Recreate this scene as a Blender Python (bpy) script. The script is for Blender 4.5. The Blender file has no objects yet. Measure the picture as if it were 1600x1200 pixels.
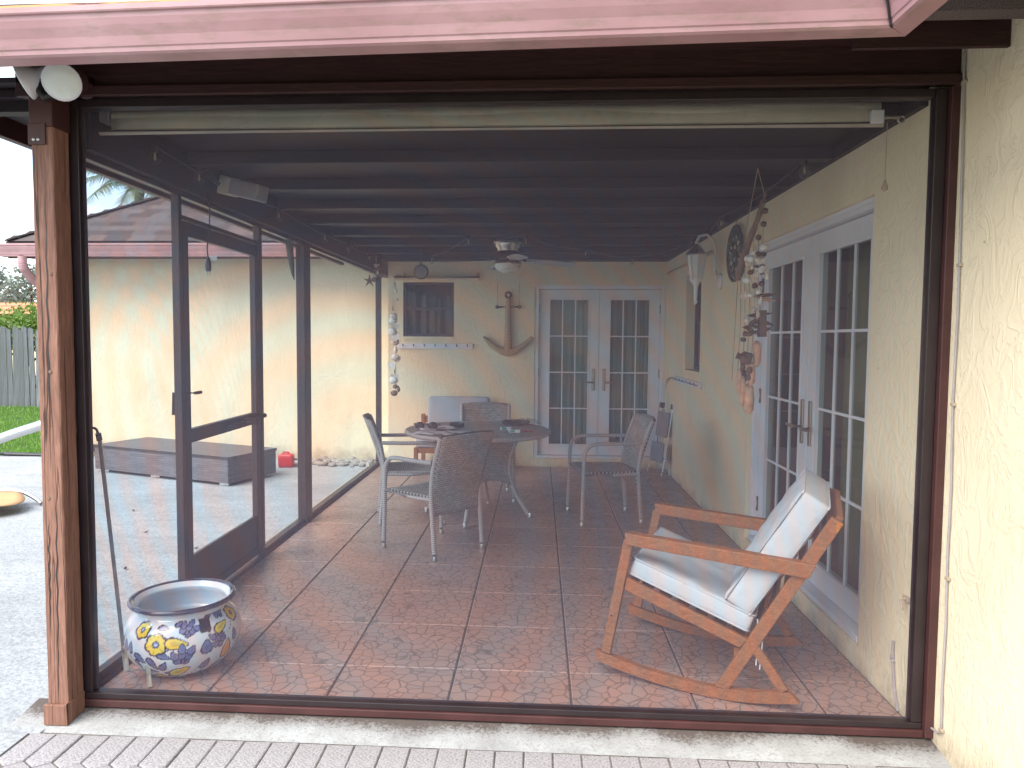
import bpy, bmesh, math, random
import numpy as np
from mathutils import Matrix, Vector
random.seed(7); rng = np.random.default_rng(7)
R = math.radians
S = bpy.context.scene
COL = S.collection

# ------------------------------------------------------------------ camera
cd = bpy.data.cameras.new('camera'); cam = bpy.data.objects.new('camera', cd); COL.objects.link(cam)
cam.matrix_world = Matrix(((0.99814, -0.01007, 0.06006, 0.0), (0.06055, 0.05882, -0.99643, 0.0),
                           (0.0065, 0.99822, 0.05932, 1.5), (0, 0, 0, 1)))
cd.sensor_width = 36; cd.lens = 25.92; cd.shift_x = 0.0175; cd.shift_y = -0.00125
cd.clip_start = 0.05; cd.clip_end = 600
S.camera = cam
# ------------------------------------------------------------------ world, sun, exposure
SUN_EL, SUN_AZ = R(50), R(222)      # azimuth clockwise from +Y: behind the camera, to the left
W = bpy.data.worlds.new('World'); S.world = W; W.use_nodes = True
wn = W.node_tree; wn.nodes.clear()
def wnode(t, **k):
    n = wn.nodes.new(t)
    for a, b in k.items(): setattr(n, a, b)
    return n
sky = wnode('ShaderNodeTexSky', sky_type='NISHITA'); sky.sun_disc = False
sky.sun_elevation = SUN_EL; sky.sun_rotation = SUN_AZ; sky.air_density = 1.0; sky.dust_density = 0.6
tc = wnode('ShaderNodeTexCoord'); mp = wnode('ShaderNodeMapping'); mp.inputs['Scale'].default_value = (1, 1, 2.6)
ns = wnode('ShaderNodeTexNoise'); ns.inputs['Scale'].default_value = 2.6; ns.inputs['Detail'].default_value = 7; ns.inputs['Roughness'].default_value = .55
rp = wnode('ShaderNodeValToRGB'); rp.color_ramp.elements[0].position = .42; rp.color_ramp.elements[1].position = .66
rp.color_ramp.elements[0].color = (.12, .12, .12, 1); rp.color_ramp.elements[1].color = (.92, .92, .92, 1)
mx = wnode('ShaderNodeMix', data_type='RGBA'); mx.inputs['B'].default_value = (6.6, 6.9, 7.2, 1)
bg = wnode('ShaderNodeBackground'); bg.inputs['Strength'].default_value = 0.095
wo = wnode('ShaderNodeOutputWorld')
L = wn.links.new
L(tc.outputs['Generated'], mp.inputs['Vector']); L(mp.outputs['Vector'], ns.inputs['Vector']); L(ns.outputs['Fac'], rp.inputs['Fac'])
L(rp.outputs['Color'], mx.inputs['Factor']); L(sky.outputs['Color'], mx.inputs['A']); L(mx.outputs['Result'], bg.inputs['Color'])
L(bg.outputs['Background'], wo.inputs['Surface'])
sl = bpy.data.lights.new('sun', 'SUN'); sun = bpy.data.objects.new('sun', sl); COL.objects.link(sun)
sl.energy = 1.5; sl.angle = R(50); sl.color = (1, .95, .86)
sd = Vector((math.sin(SUN_AZ) * math.cos(SUN_EL), math.cos(SUN_AZ) * math.cos(SUN_EL), math.sin(SUN_EL)))
sun.rotation_euler = sd.to_track_quat('Z', 'Y').to_euler()
vs = S.view_settings; vs.view_transform = 'Standard'; vs.look = 'None'; vs.gamma = 1; vs.use_curve_mapping = False
vs.exposure = 2.1
S.cycles.max_bounces = 10; S.cycles.diffuse_bounces = 6; S.cycles.transparent_max_bounces = 24
S.cycles.use_denoising = True

# ------------------------------------------------------------------ helpers
def put(o, parent=None):
    COL.objects.link(o)
    if parent is not None:
        o.parent = parent
    return o

def tag(o, label=None, cat=None, group=None, kind=None):
    if label: o['label'] = label
    if cat: o['category'] = cat
    if group: o['group'] = group
    if kind: o['kind'] = kind
    return o

def thing(name, label, cat, loc=(0, 0, 0), rz=0, group=None):
    o = bpy.data.objects.new(name, None); o.empty_display_size = .1
    o.location = loc; o.rotation_euler = (0, 0, rz); COL.objects.link(o)
    return tag(o, label, cat, group)

def copy_tree(o, parent=None):
    c = o.copy(); COL.objects.link(c); c.parent = parent
    for ch in list(o.children): copy_tree(ch, c)
    return c

def frame_of(d, up=(0, 0, 1)):
    d = Vector(d).normalized(); up = Vector(up)
    if abs(d.dot(up)) > .98: up = Vector((0, 1, 0)) if abs(d.y) < .9 else Vector((1, 0, 0))
    a = d.cross(up).normalized(); b = a.cross(d).normalized()
    return d, a, b

class MB:
    """collects shapes; .obj() links them as one mesh object (world coordinates unless under a moved parent)"""
    def __init__(s, M=None): s.v = []; s.f = []; s.uv = []; s.M = M; s.mi = []; s.cm = 0
    def add(s, vs_, fs, uvs=None):
        b = len(s.v)
        for p in vs_:
            p = Vector(p)
            s.v.append(tuple(s.M @ p) if s.M is not None else tuple(p))
        for i, f in enumerate(fs):
            s.f.append(tuple(b + k for k in f)); s.mi.append(s.cm)
            s.uv.append(uvs[i] if uvs else [(0, 0)] * len(f))
        return s
    def box(s, x0, x1, y0, y1, z0, z1):
        v = [(x, y, z) for z in (z0, z1) for y in (y0, y1) for x in (x0, x1)]
        return s.add(v, [(0, 2, 3, 1), (4, 5, 7, 6), (0, 1, 5, 4), (2, 6, 7, 3), (0, 4, 6, 2), (1, 3, 7, 5)])
    def beam(s, p, q, w, h, up=(0, 0, 1)):
        p, q = Vector(p), Vector(q); d, a, b = frame_of(q - p, up); v = []
        for c in (p, q):
            for (i, j) in ((-1, -1), (1, -1), (1, 1), (-1, 1)): v.append(c + a * (i * w / 2) + b * (j * h / 2))
        return s.add(v, [(3, 2, 1, 0), (4, 5, 6, 7), (0, 1, 5, 4), (1, 2, 6, 5), (2, 3, 7, 6), (3, 0, 4, 7)])
    def tube(s, pts, r, n=10, closed=False, flat=1.0):
        pts = [Vector(p) for p in pts]; m = len(pts); rr = r if hasattr(r, '__len__') else [r] * m
        v = []; ln = [0]
        for i in range(1, m): ln.append(ln[-1] + (pts[i] - pts[i - 1]).length)
        prev = None
        for i, p in enumerate(pts):
            if closed: t = pts[(i + 1) % m] - pts[i - 1]
            else: t = pts[min(i + 1, m - 1)] - pts[max(i - 1, 0)]
            t.normalize()
            if prev is None: _, a, b = frame_of(t)
            else:
                a = (prev - t * prev.dot(t))
                a = a.normalized() if a.length > 1e-6 else frame_of(t)[1]
                b = t.cross(a)
            prev = a
            for k in range(n):
                an = 2 * math.pi * k / n
                v.append(p + (a * math.cos(an) + b * math.sin(an) * flat) * rr[i])
        fs, uv = [], []
        for i in range(m if closed else m - 1):
            j = (i + 1) % m
            for k in range(n):
                k2 = (k + 1) % n
                fs.append((i * n + k, i * n + k2, j * n + k2, j * n + k))
                l1 = ln[i]; l2 = ln[j] if j else ln[i] + .02
                c = 2 * math.pi * rr[i]
                uv.append([(c * k / n, l1), (c * (k + 1) / n, l1), (c * (k + 1) / n, l2), (c * k / n, l2)])
        if not closed:
            fs += [tuple(range(n - 1, -1, -1)), tuple((m - 1) * n + k for k in range(n))]
            uv += [[(0, 0)] * n, [(0, 0)] * n]
        return s.add(v, fs, uv)
    def lathe(s, prof, c=(0, 0, 0), n=24, M=None):
        v = []; c = Vector(c)
        for (r, z) in prof:
            for k in range(n):
                a = 2 * math.pi * k / n; p = Vector((r * math.cos(a), r * math.sin(a), z))
                v.append((M @ p if M is not None else p) + c)
        fs, uv = [], []
        for i in range(len(prof) - 1):
            for k in range(n):
                k2 = (k + 1) % n; fs.append((i * n + k, i * n + k2, (i + 1) * n + k2, (i + 1) * n + k))
                r0 = prof[i][0]
                uv.append([(k / n, prof[i][1]), ((k + 1) / n, prof[i][1]), ((k + 1) / n, prof[i + 1][1]), (k / n, prof[i + 1][1])])
        m = len(prof)
        fs += [tuple(range(n - 1, -1, -1)), tuple((m - 1) * n + k for k in range(n))]; uv += [[(0, 0)] * n] * 2
        return s.add(v, fs, uv)
    def prism(s, poly, o, a, b, w):
        """polygon (s,t) on axes a,b from o, extruded by vector w (centred)"""
        o, a, b, w = Vector(o), Vector(a), Vector(b), Vector(w); n = len(poly)
        v = [o + a * p + b * q - w / 2 for p, q in poly] + [o + a * p + b * q + w / 2 for p, q in poly]
        fs = [tuple(range(n)), tuple(range(2 * n - 1, n - 1, -1))] + [(i, i + n, (i + 1) % n + n, (i + 1) % n) for i in range(n)]
        return s.add(v, fs)
    def grid(s, fn, nu, nv, lu=1, lv=1):
        v = [fn(i / nu, j / nv) for j in range(nv + 1) for i in range(nu + 1)]
        fs, uv = [], []
        for j in range(nv):
            for i in range(nu):
                a = j * (nu + 1) + i; fs.append((a, a + 1, a + nu + 2, a + nu + 1))
                uv.append([(lu * i / nu, lv * j / nv), (lu * (i + 1) / nu, lv * j / nv), (lu * (i + 1) / nu, lv * (j + 1) / nv), (lu * i / nu, lv * (j + 1) / nv)])
        return s.add(v, fs, uv)
    def ball(s, c, r, sx=1, sy=1, sz=1, n=10, m=6, jit=0):
        v = []; fs = []; c = Vector(c)
        for j in range(1, m):
            t = math.pi * j / m
            for k in range(n):
                a = 2 * math.pi * k / n; q = 1 + random.uniform(-jit, jit)
                v.append(c + Vector((r * sx * math.sin(t) * math.cos(a), r * sy * math.sin(t) * math.sin(a), r * sz * math.cos(t))) * q)
        top = len(v); v += [c + Vector((0, 0, r * sz)), c - Vector((0, 0, r * sz))]
        for j in range(m - 2):
            for k in range(n): fs.append((j * n + k, (j + 1) * n + k, (j + 1) * n + (k + 1) % n, j * n + (k + 1) % n))
        for k in range(n):
            fs.append((top, k, (k + 1) % n)); fs.append((top + 1, (m - 2) * n + (k + 1) % n, (m - 2) * n + k))
        return s.add(v, fs)
    def mesh(s, name, mat, smooth=False):
        me = bpy.data.meshes.new(name); me.from_pydata(s.v, [], s.f)
        ul = me.uv_layers.new(name='UVMap')
        ul.data.foreach_set('uv', [c for f in s.uv for p in f for c in p])
        for m in (mat if isinstance(mat, (list, tuple)) else [mat]): me.materials.append(m)
        if any(s.mi): me.polygons.foreach_set('material_index', s.mi)
        bm = bmesh.new(); bm.from_mesh(me); bmesh.ops.recalc_face_normals(bm, faces=bm.faces); bm.to_mesh(me); bm.free()
        if smooth: me.polygons.foreach_set('use_smooth', [True] * len(me.polygons))
        return me
    def obj(s, name, mat, parent=None, smooth=False, bevel=0, world=True, solid=0):
        o = bpy.data.objects.new(name, s.mesh(name, mat, smooth))
        put(o, parent)
        if parent is not None and world:
            o.matrix_parent_inverse = world_of(parent).inverted()
        if solid:
            m = o.modifiers.new('solidify', 'SOLIDIFY'); m.thickness = solid; m.offset = 0
        if bevel:
            m = o.modifiers.new('bevel', 'BEVEL'); m.width = bevel; m.segments = 2; m.limit_method = 'ANGLE'; m.angle_limit = R(40)
            m.harden_normals = False
        if smooth and hasattr(o.data, 'set_sharp_from_angle'): o.data.set_sharp_from_angle(angle=R(42))
        return o

def world_of(o):
    m = o.matrix_basis.copy()
    if o.parent: m = world_of(o.parent) @ o.matrix_parent_inverse @ m
    return m

def cushion(mb, hx, hy, hz, bulge=.02, rnd=.03, n=10, wr=.004):
    """soft block centred on the origin of mb.M"""
    pts = {}; vs_, fs, uvs = [], [], []
    def P(u, v, w):
        k = (round(u, 4), round(v, 4), round(w, 4))
        if k in pts: return pts[k]
        x, y, z = u * hx, v * hy, w * hz
        q = Vector((x, y, z)); c = Vector((max(-hx + rnd, min(hx - rnd, x)), max(-hy + rnd, min(hy - rnd, y)), max(-hz + rnd, min(hz - rnd, z))))
        d = q - c
        if d.length > 1e-6: q = c + d.normalized() * rnd
        q.z += w * bulge * (1 - u * u) * (1 - v * v) + wr * math.sin(9 * u + 4 * v) * math.cos(7 * v - 3 * u)
        q.y += v * bulge * .3 * (1 - u * u); q.x += u * bulge * .3 * (1 - v * v)
        pts[k] = len(vs_); vs_.append(q); return pts[k]
    us = sorted(set([-1, 1, -1 + rnd / hx * .3, 1 - rnd / hx * .3, -1 + rnd / hx, 1 - rnd / hx] + [round(-1 + 2 * i / n, 4) for i in range(n + 1)]))
    vv = sorted(set([-1, 1, -1 + rnd / hy * .3, 1 - rnd / hy * .3, -1 + rnd / hy, 1 - rnd / hy] + [round(-1 + 2 * i / n, 4) for i in range(n + 1)]))
    ww = sorted(set([-1, 1, -1 + min(.9, rnd / hz) * .3, 1 - min(.9, rnd / hz) * .3, 0, -.5, .5]))
    def face(A, B, f):
        for i in range(len(A) - 1):
            for j in range(len(B) - 1):
                fs.append((f(A[i], B[j]), f(A[i + 1], B[j]), f(A[i + 1], B[j + 1]), f(A[i], B[j + 1])))
    for w in (-1, 1): face(us, vv, lambda a, b: P(a, b, w))
    for v in (-1, 1): face(us, ww, lambda a, b: P(a, v, b))
    for u in (-1, 1): face(vv, ww, lambda a, b: P(u, a, b))
    return mb.add(vs_, fs)

def arc(c, r, a0, a1, n, ax=(1, 0, 0), ay=(0, 0, 1)):
    c, ax, ay = Vector(c), Vector(ax), Vector(ay)
    return [c + ax * r * math.cos(a0 + (a1 - a0) * i / n) + ay * r * math.sin(a0 + (a1 - a0) * i / n) for i in range(n + 1)]

# ------------------------------------------------------------------ materials
class NT:
    def __init__(s, name):
        s.m = bpy.data.materials.new(name); s.m.use_nodes = True; s.t = s.m.node_tree
        s.p = s.t.nodes['Principled BSDF']; s.out = s.t.nodes['Material Output']
    def n(s, t, ins=None, **k):
        q = s.t.nodes.new(t)
        for a, b in k.items(): setattr(q, a, b)
        for a, b in (ins or {}).items():
            if hasattr(b, 'is_linked') or isinstance(b, bpy.types.NodeSocket): s.t.links.new(b, q.inputs[a])
            else: q.inputs[a].default_value = b
        return q
    def l(s, a, b): s.t.links.new(a, b)
    def coord(s, kind='Object', scale=(1, 1, 1), rot=(0, 0, 0)):
        c = s.n('ShaderNodeTexCoord'); m = s.n('ShaderNodeMapping', {'Vector': c.outputs[kind], 'Scale': scale, 'Rotation': rot})
        return m.outputs['Vector']
    def noise(s, vec, scale, detail=4, rough=.55, dist=0):
        return s.n('ShaderNodeTexNoise', {'Vector': vec, 'Scale': scale, 'Detail': detail, 'Roughness': rough, 'Distortion': dist}).outputs['Fac']
    def ramp(s, fac, stops):
        r = s.n('ShaderNodeValToRGB', {'Fac': fac}); e = r.color_ramp.elements
        while len(e) < len(stops): e.new(.5)
        for i, (p, c) in enumerate(stops):
            e[i].position = p; e[i].color = (*c, 1) if hasattr(c, '__len__') else (c, c, c, 1)
        return r.outputs['Color']
    def mix(s, fac, a, b, mode='MIX'):
        q = s.n('ShaderNodeMix', data_type='RGBA', blend_type=mode)
        for k, x in (('Factor', fac), ('A', a), ('B', b)):
            if isinstance(x, bpy.types.NodeSocket): s.l(x, q.inputs[k])
            elif k == 'Factor': q.inputs[k].default_value = x
            else: q.inputs[k].default_value = (*x, 1)
        return q.outputs['Result']
    def math(s, op, a, b=0):
        q = s.n('ShaderNodeMath', operation=op)
        for i, x in enumerate((a, b)):
            if isinstance(x, bpy.types.NodeSocket): s.l(x, q.inputs[i])
            else: q.inputs[i].default_value = x
        return q.outputs[0]
    def bump(s, h, strength=.3, dist=.01, prev=None):
        q = s.n('ShaderNodeBump', {'Height': h, 'Strength': strength, 'Distance': dist})
        if prev is not None: s.l(prev, q.inputs['Normal'])
        return q.outputs['Normal']
    def done(s, col=None, rough=None, normal=None, metal=0, spec=None):
        P = s.p.inputs
        for k, x in (('Base Color', col), ('Roughness', rough), ('Normal', normal)):
            if x is None: continue
            if isinstance(x, bpy.types.NodeSocket): s.l(x, P[k])
            else: P[k].default_value = (*x, 1) if k == 'Base Color' else x
        P['Metallic'].default_value = metal
        if spec is not None: P['Specular IOR Level'].default_value = spec
        return s.m

def plain(name, col, rough=.6, var=.18, vscale=8, bump=.15, bscale=120, metal=0, dirt=0, spec=None):
    t = NT(name); c = t.coord()
    n1 = t.noise(c, vscale, 5)
    base = t.mix(t.ramp(n1, [(.3, 0), (.7, 1)]), tuple(x * (1 - var) for x in col), tuple(min(1, x * (1 + var)) for x in col))
    if dirt:
        n2 = t.noise(c, vscale * 3.3, 8, .7)
        base = t.mix(t.ramp(n2, [(.55, 0), (.72, dirt)]), base, (.10, .08, .06))
    nm = t.bump(t.noise(c, bscale, 3), bump, .002) if bump else None
    rr = t.ramp(n1, [(.2, max(0, rough - .08)), (.8, min(1, rough + .08))])
    return t.done(base, rr, nm, metal, spec)

def stucco(name, ca, cb, strength=.55):
    t = NT(name); c = t.coord()
    blot = t.noise(c, 1.3, 5, .6)
    fine = t.noise(c, 26, 3, .5)
    base = t.mix(t.ramp(blot, [(.3, 0), (.72, 1)]), ca, cb)
    base = t.mix(t.math('MULTIPLY', t.ramp(t.noise(c, 6, 8, .75), [(.62, 0), (.8, 1)]), .35), base, tuple(x * .62 for x in ca))
    zz_ = t.n('ShaderNodeSeparateXYZ', {'Vector': c}).outputs['Z']
    sp_ = t.math('ADD', t.math('MULTIPLY', zz_, -3.2), t.math('MULTIPLY', t.noise(c, 7, 7, .7), 1.5))
    base = t.mix(t.ramp(sp_, [(.42, 0), (.95, .55)]), base, (.24, .18, .13))
    base = t.mix(t.ramp(t.noise(t.coord(scale=(1, 1, .35)), 2.7, 6, .65), [(.5, 0), (.75, .30)]), base, tuple(x * .72 for x in ca))
    # pits and specks
    v = t.n('ShaderNodeTexVoronoi', {'Vector': c, 'Scale': 5.0, 'Randomness': 1}).outputs['Distance']
    base = t.mix(t.ramp(v, [(.022, .5), (.034, 0)]), base, (.20, .15, .10))
    ridge = t.noise(t.coord(scale=(1, 1, .6), rot=(.4, .3, .2)), 9, 3, .55, 1.4)
    trow = t.ramp(ridge, [(.40, .2), (.49, .75), (.515, 1), (.53, .35), (.62, .15)])
    h = t.math('ADD', t.math('MULTIPLY', trow, .8), t.math('MULTIPLY', fine, .7))
    nm = t.bump(h, strength, .006)
    nm = t.bump(t.noise(c, 140, 3), .18, .002, nm)
    return t.done(base, .88, nm, spec=.25)

def woodmat(name, ca, cb, axis='Z', rough=.6, scale=1.0, crack=0, uvw=None):
    t = NT(name)
    sc = {'X': (1.2, 14, 14), 'Y': (14, 1.2, 14), 'Z': (14, 14, 1.2)}[axis]
    c = t.coord(scale=tuple(x * scale for x in sc))
    g = t.noise(c, 2.2, 6, .6, 1.2)
    f = t.noise(t.coord(scale=tuple(x * scale * 5 for x in sc)), 2, 3, .6)
    base = t.mix(t.ramp(g, [(.3, 0), (.7, 1)]), ca, cb)
    base = t.mix(t.ramp(f, [(.35, .45), (.6, 0)]), base, tuple(x * .45 for x in ca))
    h = t.math('ADD', g, t.math('MULTIPLY', f, .5))
    if crack:
        k = t.noise(t.coord(scale=tuple(x * scale * (.16 if x < 2 else .75) for x in sc)), 2.0, 2, .4, .25)
        cr = t.ramp(k, [(.49, 0), (.498, 1), (.503, 1), (.511, 0)])
        base = t.mix(t.math('MULTIPLY', cr, crack), base, (.03, .015, .01))
        h = t.math('SUBTRACT', h, t.math('MULTIPLY', cr, 2.0))
    return t.done(base, rough, t.bump(h, .5, .004), spec=.35)

def wicker(name, ca, cb, sx=42, sy=95, gloss=.5):
    t = NT(name); c = t.coord('UV', (1, 1, 1))
    br = t.n('ShaderNodeTexBrick', {'Vector': c, 'Color1': (*ca, 1), 'Color2': (*cb, 1), 'Mortar': (.02, .017, .015, 1), 'Scale': 1.0,
                                    'Mortar Size': .0016, 'Mortar Smooth': .6, 'Brick Width': 1 / sx, 'Row Height': 1 / sy, 'Bias': 0.0})
    br.offset = .5
    base = t.mix(t.ramp(t.noise(t.coord(), 14, 4), [(.3, 0), (.75, .15)]), br.outputs['Color'], tuple(min(1, x * 1.4) for x in cb))
    h = t.math('SUBTRACT', 1.0, br.outputs['Fac'])
    return t.done(base, gloss, t.bump(h, .7, .004), spec=.4)

def wrapmat(name, ca, cb, k=110, gloss=.42):
    """flat cane wound round a tube: rings along UV v"""
    t = NT(name); c = t.coord('UV', (0, k, 0))
    w = t.n('ShaderNodeTexWave', {'Vector': c, 'Scale': .314, 'Distortion': .6}, wave_type='BANDS', bands_direction='Y', wave_profile='SIN').outputs['Fac']
    base = t.mix(w, ca, cb)
    return t.done(base, gloss, t.bump(w, .35, .003), spec=.45)

def glassmat(name, tint=(.9, .95, .93), rough=0.02, ior=1.45):
    t = NT(name); t.t.nodes.remove(t.p)
    bf = t.n('ShaderNodeNewGeometry').outputs['Backfacing']; fr = t.n('ShaderNodeFresnel', {'IOR': t.math('ADD', ior, t.math('MULTIPLY', bf, 1 / ior - ior))}); tr = t.n('ShaderNodeBsdfTransparent', {'Color': (*tint, 1)})
    gl = t.n('ShaderNodeBsdfGlossy', {'Color': (1, 1, 1, 1), 'Roughness': rough})
    mxs = t.n('ShaderNodeMixShader', {'Fac': fr.outputs[0]}); t.l(tr.outputs[0], mxs.inputs[1]); t.l(gl.outputs[0], mxs.inputs[2])
    t.l(mxs.outputs[0], t.out.inputs['Surface']); return t.m

def screenmat(name, cover=.18, c0=(-.55, 0, .75), axes=('X', 'Z'), amp=1.05):
    """charcoal insect mesh: open area lets light through, wires scatter it; camera moire is painted in as soft iridescent bands fixed to the cloth"""
    t = NT(name); c = t.coord()
    wob = t.noise(c, 1.1, 2)
    sx = t.n('ShaderNodeSeparateXYZ', {'Vector': c}); d = {'X': 0, 'Y': 1, 'Z': 2}
    a = t.math('SUBTRACT', sx.outputs[axes[0]], c0[d[axes[0]]]); b_ = t.math('SUBTRACT', sx.outputs[axes[1]], c0[d[axes[1]]])
    ph = t.math('ADD', t.math('MULTIPLY', t.math('MULTIPLY', a, a), 4.6), t.math('MULTIPLY', t.math('MULTIPLY', b_, b_), 2.9))
    ph = t.math('MULTIPLY', t.math('ADD', ph, t.math('ADD', t.math('MULTIPLY', wob, 2.6), t.math('MULTIPLY', t.math('MULTIPLY', a, b_), 2.2))), 6.2832)
    r2 = t.math('ADD', t.math('MULTIPLY', a, a), t.math('MULTIPLY', b_, b_))
    env = t.ramp(t.math('MULTIPLY', r2, .2), [(.30, .5), (.80, .12)])
    w = t.math('ADD', t.math('MULTIPLY', t.math('SINE', ph), env), .5)
    tint = t.mix(w, tuple(1 - amp * k for k in (.0, .085, .13)), tuple(1 - amp * k for k in (.13, .03, .0)))  # camera moire sheen painted into the tint as peach and aqua bands
    tr = t.n('ShaderNodeBsdfTransparent'); t.l(tint, tr.inputs['Color'])
    t.l(t.mix(w, (.215, .160, .205), (.170, .155, .225)), t.p.inputs['Base Color']); t.p.inputs['Roughness'].default_value = .55
    fac = t.ramp(t.noise(c, 2.0, 3), [(.2, cover - .03), (.8, cover + .03)])
    dust = t.ramp(t.noise(c, 90, 2, .4), [(.80, 0), (.82, .35)])
    ms = t.n('ShaderNodeMixShader', {'Fac': t.math('ADD', fac, dust)}); t.l(tr.outputs[0], ms.inputs[1]); t.l(t.p.outputs[0], ms.inputs[2])
    t.l(ms.outputs[0], t.out.inputs['Surface']); return t.m

M = {}
M['stucco'] = stucco('stucco_cream', (.73, .605, .42), (.80, .695, .505), .5)
M['stucco_back'] = M['stucco']
M['maroon'] = plain('maroon_paint', (.062, .021, .020), .5, .25, 6, .25, 60, dirt=.0)
M['bronze'] = plain('bronze_frame', (.024, .014, .016), .42, .2, 7, .12, 90)
M['gutter'] = None
M['beamwood'] = woodmat('painted_beam', (.038, .014, .014), (.055, .022, .021), 'X', .62)
M['rafterwood'] = woodmat('painted_rafter', (.016, .010, .014), (.026, .016, .022), 'X', .6)
M['sidewood'] = woodmat('painted_side_beam', (.016, .010, .013), (.026, .016, .020), 'Y', .6)
M['post'] = woodmat('weathered_post', (.20, .095, .065), (.33, .17, .12), 'Z', .7, 1.0, .9)
M['teak'] = woodmat('oiled_teak', (.22, .078, .028), (.38, .15, .06), 'X', .55, 2.4)
M['white'] = plain('white_paint', (.66, .66, .70), .45, .06, 4, .08, 70)
M['steel'] = plain('brushed_steel', (.55, .53, .50), .32, .12, 30, .05, 200, metal=1)
M['nickel'] = plain('dull_nickel', (.30, .26, .22), .38, .1, 30, .05, 200, metal=1)
M['black'] = plain('black_plastic', (.018, .018, .02), .4, .2, 10, .05)
M['grey'] = plain('grey_plastic', (.20, .20, .22), .5, .15, 10, .05)
M['alum'] = plain('aluminium', (.62, .62, .63), .35, .08, 20, .04, metal=1)
M['canvas'] = plain('light_canvas', (.48, .50, .54), .95, .07, 5, .35, 420, dirt=.25)
M['greycush'] = plain('grey_cushion', (.36, .36, .39), .95, .07, 5, .3, 420)
M['shade'] = plain('shade_cloth', (.42, .39, .33), .9, .12, 5, .4, 300, dirt=.25)
M['weave'] = wicker('wicker_weave', (.29, .25, .225), (.44, .39, .36), 30, 62)
M['cane'] = wrapmat('wrapped_cane', (.26, .225, .21), (.50, .46, .45), 70)
M['brownweave'] = wicker('brown_wicker', (.10, .088, .095), (.15, .13, .14), 6, 42)
M['glass'] = glassmat('window_glass', (.55, .66, .60), .015, 1.25)
M['screen'] = screenmat('insect_screen')
M['sidescreen'] = screenmat('side_insect_screen', .13, (0, 3.3, .7), ('Y', 'Z'), .7)
M['curtain'] = plain('sheer_curtain', (.56, .58, .55), .95, .1, 3, .2, 200)
M['tancurtain'] = plain('tan_curtain', (.25, .22, .10), .95, .1, 3, .2, 200)
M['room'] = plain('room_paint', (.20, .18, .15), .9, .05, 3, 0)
M['shell'] = plain('sea_shell', (.55, .46, .40), .45, .35, 40, .3, 60)
M['shellw'] = plain('pale_shell', (.70, .66, .62), .45, .2, 40, .3, 60)
M['driftwood'] = woodmat('driftwood', (.16, .10, .07), (.26, .17, .12), 'Z', .8, 2)
M['bark'] = woodmat('bark', (.10, .075, .055), (.19, .14, .10), 'Z', .9, .5)
M['terra'] = plain('pale_terracotta', (.56, .33, .22), .7, .25, 25, .2, 60)
M['darkwood'] = plain('dark_carved_wood', (.12, .07, .05), .7, .3, 30, .4, 60)
M['string'] = plain('jute_string', (.42, .33, .24), .9, .1, 20, 0)
M['cable'] = plain('grey_cable', (.34, .31, .31), .6, .1, 20, 0)
M['rope'] = wrapmat('rope_wrap', (.30, .18, .09), (.55, .38, .20), 60, .85)
M['patina'] = plain('green_patina_iron', (.055, .075, .06), .7, .4, 30, .4, 50)
M['red'] = plain('red_plastic', (.55, .02, .02), .4, .12, 8, .05)
M['lime'] = plain('limestone', (.30, .275, .25), .85, .25, 9, .5, 30)
M['lampglass'] = plain('lamp_glass', (.62, .62, .60), .25, .04, 4, 0)
M['lens'] = plain('lamp_lens', (.72, .78, .74), .25, .04, 4, 0)
M['bulb'] = glassmat('bulb_glass', (.92, .92, .90), .02, 1.45)
M['paper'] = None
M['greenprint'] = plain('green_print', (.02, .25, .10), .5, .05, 5, 0)
M['clearbag'] = glassmat('clear_film', (.85, .86, .88), .15, 1.35)
M['tan'] = plain('tan_sling', (.46, .28, .14), .9, .1, 5, .4, 300)
M['leafy'] = None

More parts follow.
